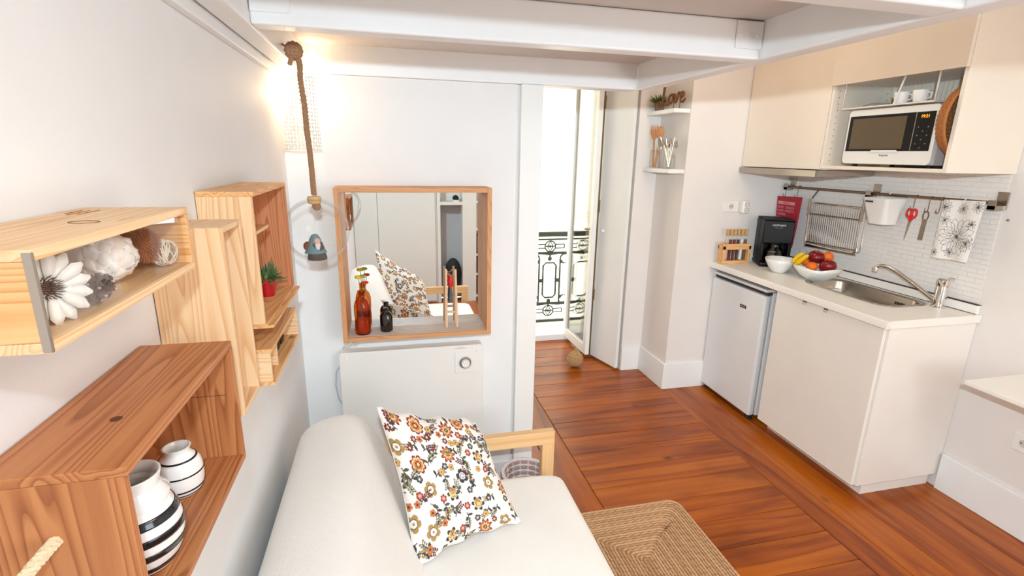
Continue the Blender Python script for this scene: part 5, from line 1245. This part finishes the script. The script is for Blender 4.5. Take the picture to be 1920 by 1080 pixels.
# pillow
img=pillow_print(420)
m_pil=mat('printed_pillow_cotton',(1,1,1),.85,vcol=True,bump=.2,bscale=500)
def make_pillow(label,BL,BR,TR,TL,nf,nb,flip=False):
    BL,BR,TR,TL=[Vector(p) for p in(BL,BR,TR,TL)]; cen=(BL+BR+TR+TL)/4
    plw=thing('floral_pillow',label,'pillow',(cen.x,cen.y,min(BL.z,BR.z)))
    nrm=((BR-BL).cross(TL-BL)).normalized()
    if nrm.y>0: nrm=-nrm
    def pil(side):
        def f(u,v):
            s,t=2*u-1,2*v-1
            us=.5+.5*s*(1-.075*(1-t*t)+.03*abs(s*t)); vt=.5+.5*t*(1-.085*(1-s*s)+.03*abs(s*t))
            p=(BL*(1-us)+BR*us)*(1-vt)+(TL*(1-us)+TR*us)*vt
            e=max(0,(1-abs(s)**2.6)*(1-abs(t)**2.6)); th=.062*e**.55
            wr=.0035*math.sin(s*6+t*3)*e+.005*math.exp(-((s-.55)/.25)**2)*math.sin(t*9)*e+.003*math.sin(9*t-4*s)*(1-e)*e*2
            edge=.006*math.sin(11*s)*(1-e)*(abs(t)>.9)*(abs(s)<.95)
            k_=.13*math.exp(-((1-s)**2+(1-t)**2)/.10); p=p.lerp(cen,k_)
            return tuple(p+nrm*(side*(th+wr))+Vector((0,0,edge)))
        return f
    printed_sheet('front_cover',pil(1),img[::-1],nf,nf,m_pil,plw); printed_sheet('back_cover',pil(-1),img[:, ::-1],nb,nb,m_pil,plw)
    ed=[]; f_=pil(0.0)
    for k in range(60): ed.append(f_(k/60,0))
    for k in range(60): ed.append(f_(1,k/60))
    for k in range(60): ed.append(f_(1-k/60,1))
    for k in range(60): ed.append(f_(0,1-k/60))
    obj('piping',MB().tube(ed,.0022,5,True),mat('pillow_seam',rgb(232,224,216),.85),plw,smooth='all')
make_pillow('white pillow with red, mustard and charcoal flowers at the far end of the sofa',(.035,1.262,.437),(.372,1.372,.447),(.266,1.55,.742),(-.058,1.478,.843),360,200)
make_pillow('second flowered pillow at the near end of the sofa, seen only in the mirror',(-.09,.50,.44),(.27,.56,.44),(.24,.36,.68),(-.12,.11,.86),60,300)
# wicker basket by the post
bk_=thing('wicker_basket','white and mauve wicker basket on the floor between sofa arm and post','basket',(.52,1.845,0))
mwk=mat('whitewashed_wicker',rgb(226,212,206),.75); mwk2=mat('mauve_wicker',rgb(176,140,136),.8)
for i in range(21):
    z=.012+i*.0132; R_=.070+.026*(z/.28); pts=[]
    nn=64
    for k in range(nn):
        a=2*PI*k/nn; r_=R_+.0035*math.cos(k*PI/2+(i%2)*PI); pts.append((.525+r_*math.cos(a),1.842+r_*math.sin(a),z))
    obj('weaver',MB().tube(pts,.0058,5,True),mwk if i%2 else mwk2,bk_,smooth='all')
for k in range(16):
    a=2*PI*k/16; obj('stake',MB().tube([(.525+.070*math.cos(a),1.842+.070*math.sin(a),0),(.525+.096*math.cos(a),1.842+.096*math.sin(a),.285)],.004,5),mwk,bk_)
obj('rim',MB().rope([(.525+.099*math.cos(a),1.842+.099*math.sin(a),.288) for a in np.linspace(0,2*PI,49)],.0085,26,n=5),mwk,bk_,smooth='all')
obj('base',MB().lathe([(0,.002),(.07,.002),(.07,.008),(0,.008)],(.525,1.842,0),24),mwk,bk_)
# ------------------------------------------------------------ rug
m_jr=mat('rug_jute',rgb(204,156,112),.95,bump=.8,bscale=900); m_jr2=mat('rug_jute_pale',rgb(218,174,130),.95,bump=.8,bscale=900); m_jr3=mat('rug_jute_dark',rgb(194,146,104),.95,bump=.8,bscale=900)
rg=thing('jute_rug','rectangular braided jute rug beside the sofa','rug',(.972,1.10,0))
obj('backing',MB().prism(rrect(.972,1.10,.310,.755,.05,6),'z',.0005,.006),m_jr3,rg)
hx,hy,k=.320,.768,0
while hx>.006 and k<38:
    base=rrect(.972,1.10,hx,hy,min(hx*.95,max(.014,.05-.003*k)),5); P=[Vector((*p,.0085)) for p in base]
    # two-strand braid around the rectangle
    d=[0]; 
    for i in range(1,len(P)+1): d.append(d[-1]+(P[i%len(P)]-P[i-1]).length)
    M=int(d[-1]/.0095); 
    for s in(0,1):
        pts=[]
        for q_ in range(M):
            t=d[-1]*q_/M; i=1
            while d[i]<t: i+=1
            a=P[i-1]; b=P[i%len(P)]; f=(t-d[i-1])/max(1e-9,d[i]-d[i-1]); p=a.lerp(b,f); tg=(b-a).normalized() if (b-a).length>1e-9 else Vector((1,0,0)); nn=Vector((tg.y,-tg.x,0)); ph=q_*PI/2+s*PI
            pts.append(p+nn*.0030*math.cos(ph)+Vector((0,0,.0014*math.sin(ph*1.0))))
        obj('braid',MB().tube(pts,.0045,4,True,flat=.9),[m_jr,m_jr2,m_jr3][(k+s)%3 if k%4 else 1],rg,smooth='all')
    hx-=.0135; hy-=.0135; k+=1
# ------------------------------------------------------------ rear wall furniture seen in the mirror
m_ward=mat('wardrobe_white',rgb(226,224,216),.35)
wd=thing('wardrobe','tall white wardrobe with plain doors reflected in the mirror','wardrobe',(-.05,-1.37,0))
YW=-1.30
for a,b in((X0+.004,-.128),(-.122,.470)): obj('door',B(a,YW-.02,.02,b,YW,2.2),m_ward,wd,bevel=.001)
obj('carcass',B(X0+.003,YR-.055,0,.488,YW-.02,2.2),m_ward,wd)
cl=thing('open_closet','open white closet bay with shelf reflected in the mirror','closet',(.64,-1.37,0))
obj('side_panel',B(.490,YR-.055,0,.525,YW,2.2),m_ward,cl); obj('side_panel',B(.764,YR-.055,0,.90,YW,2.2),m_ward,cl); obj('shelf',B(.525,YR-.055,1.078,.764,YW,1.11),m_ward,cl); obj('shelf',B(.525,YR-.055,.10,.764,YW,.13),m_ward,cl); obj('back_panel',B(.525,YR-.055,.13,.764,YR-.045,1.078),mat('closet_grey',rgb(176,178,182),.6),cl)
bg=obj('black_backpack',MB().sphere((.665,YW-.085,.30),.1,20,14,squash=(.95,.42,1.85)),m_blackm,None,smooth='all'); tag(bg,'rounded black bag standing in the open closet, seen in the mirror','bag')
shz=1.1101
se=thing('dark_shoe','dark shoe with white sole on the closet shelf, seen in the mirror','shoe',(.70,YW-.06,shz))
obj('sole',MB().prism(rrect(.70,YW-.075,.038,.06,.03,5),'z',shz,shz+.02),m_wp,se); obj('upper',MB().sphere((.70,YW-.075,shz+.035),.036,16,10,squash=(.95,1.55,.9)),m_blackm,se,smooth='all')
bc_=thing('bookcase','narrow white bookcase with dark items reflected at the mirror edge','bookcase',(1.0,-1.37,0))
obj('side',B(.90,YR-.055,0,.915,YW,2.0),m_ward,bc_); obj('side',B(1.25,YR-.055,0,1.27,YW,2.0),m_ward,bc_)
for z in(.05,.30,.52,.80,1.10): obj('shelf',B(.915,YR-.055,z,1.25,YW,z+.02),m_ward,bc_)
for z,h,c,lb in((.07,.2,rgb(60,34,30),'dark brown storage box on the lowest shelf of the reflected bookcase'),(.32,.17,rgb(40,40,44),'charcoal storage box on the second shelf of the reflected bookcase'),(.54,.2,rgb(130,100,70),'tan storage box on the third shelf of the reflected bookcase')):
    t=thing('storage_box',lb,'box',(1.08,YW-.1,z+.0005)); mm_=mat('storage_%d'%int(z*100),c,.7)
    obj('tub',B(.925,YW-.12,z+.0005,1.24,YW-.004,z+h-.03),mm_,t,bevel=.003); obj('lid',B(.922,YW-.123,z+h-.03,1.243,YW-.002,z+h),mm_,t,bevel=.003)
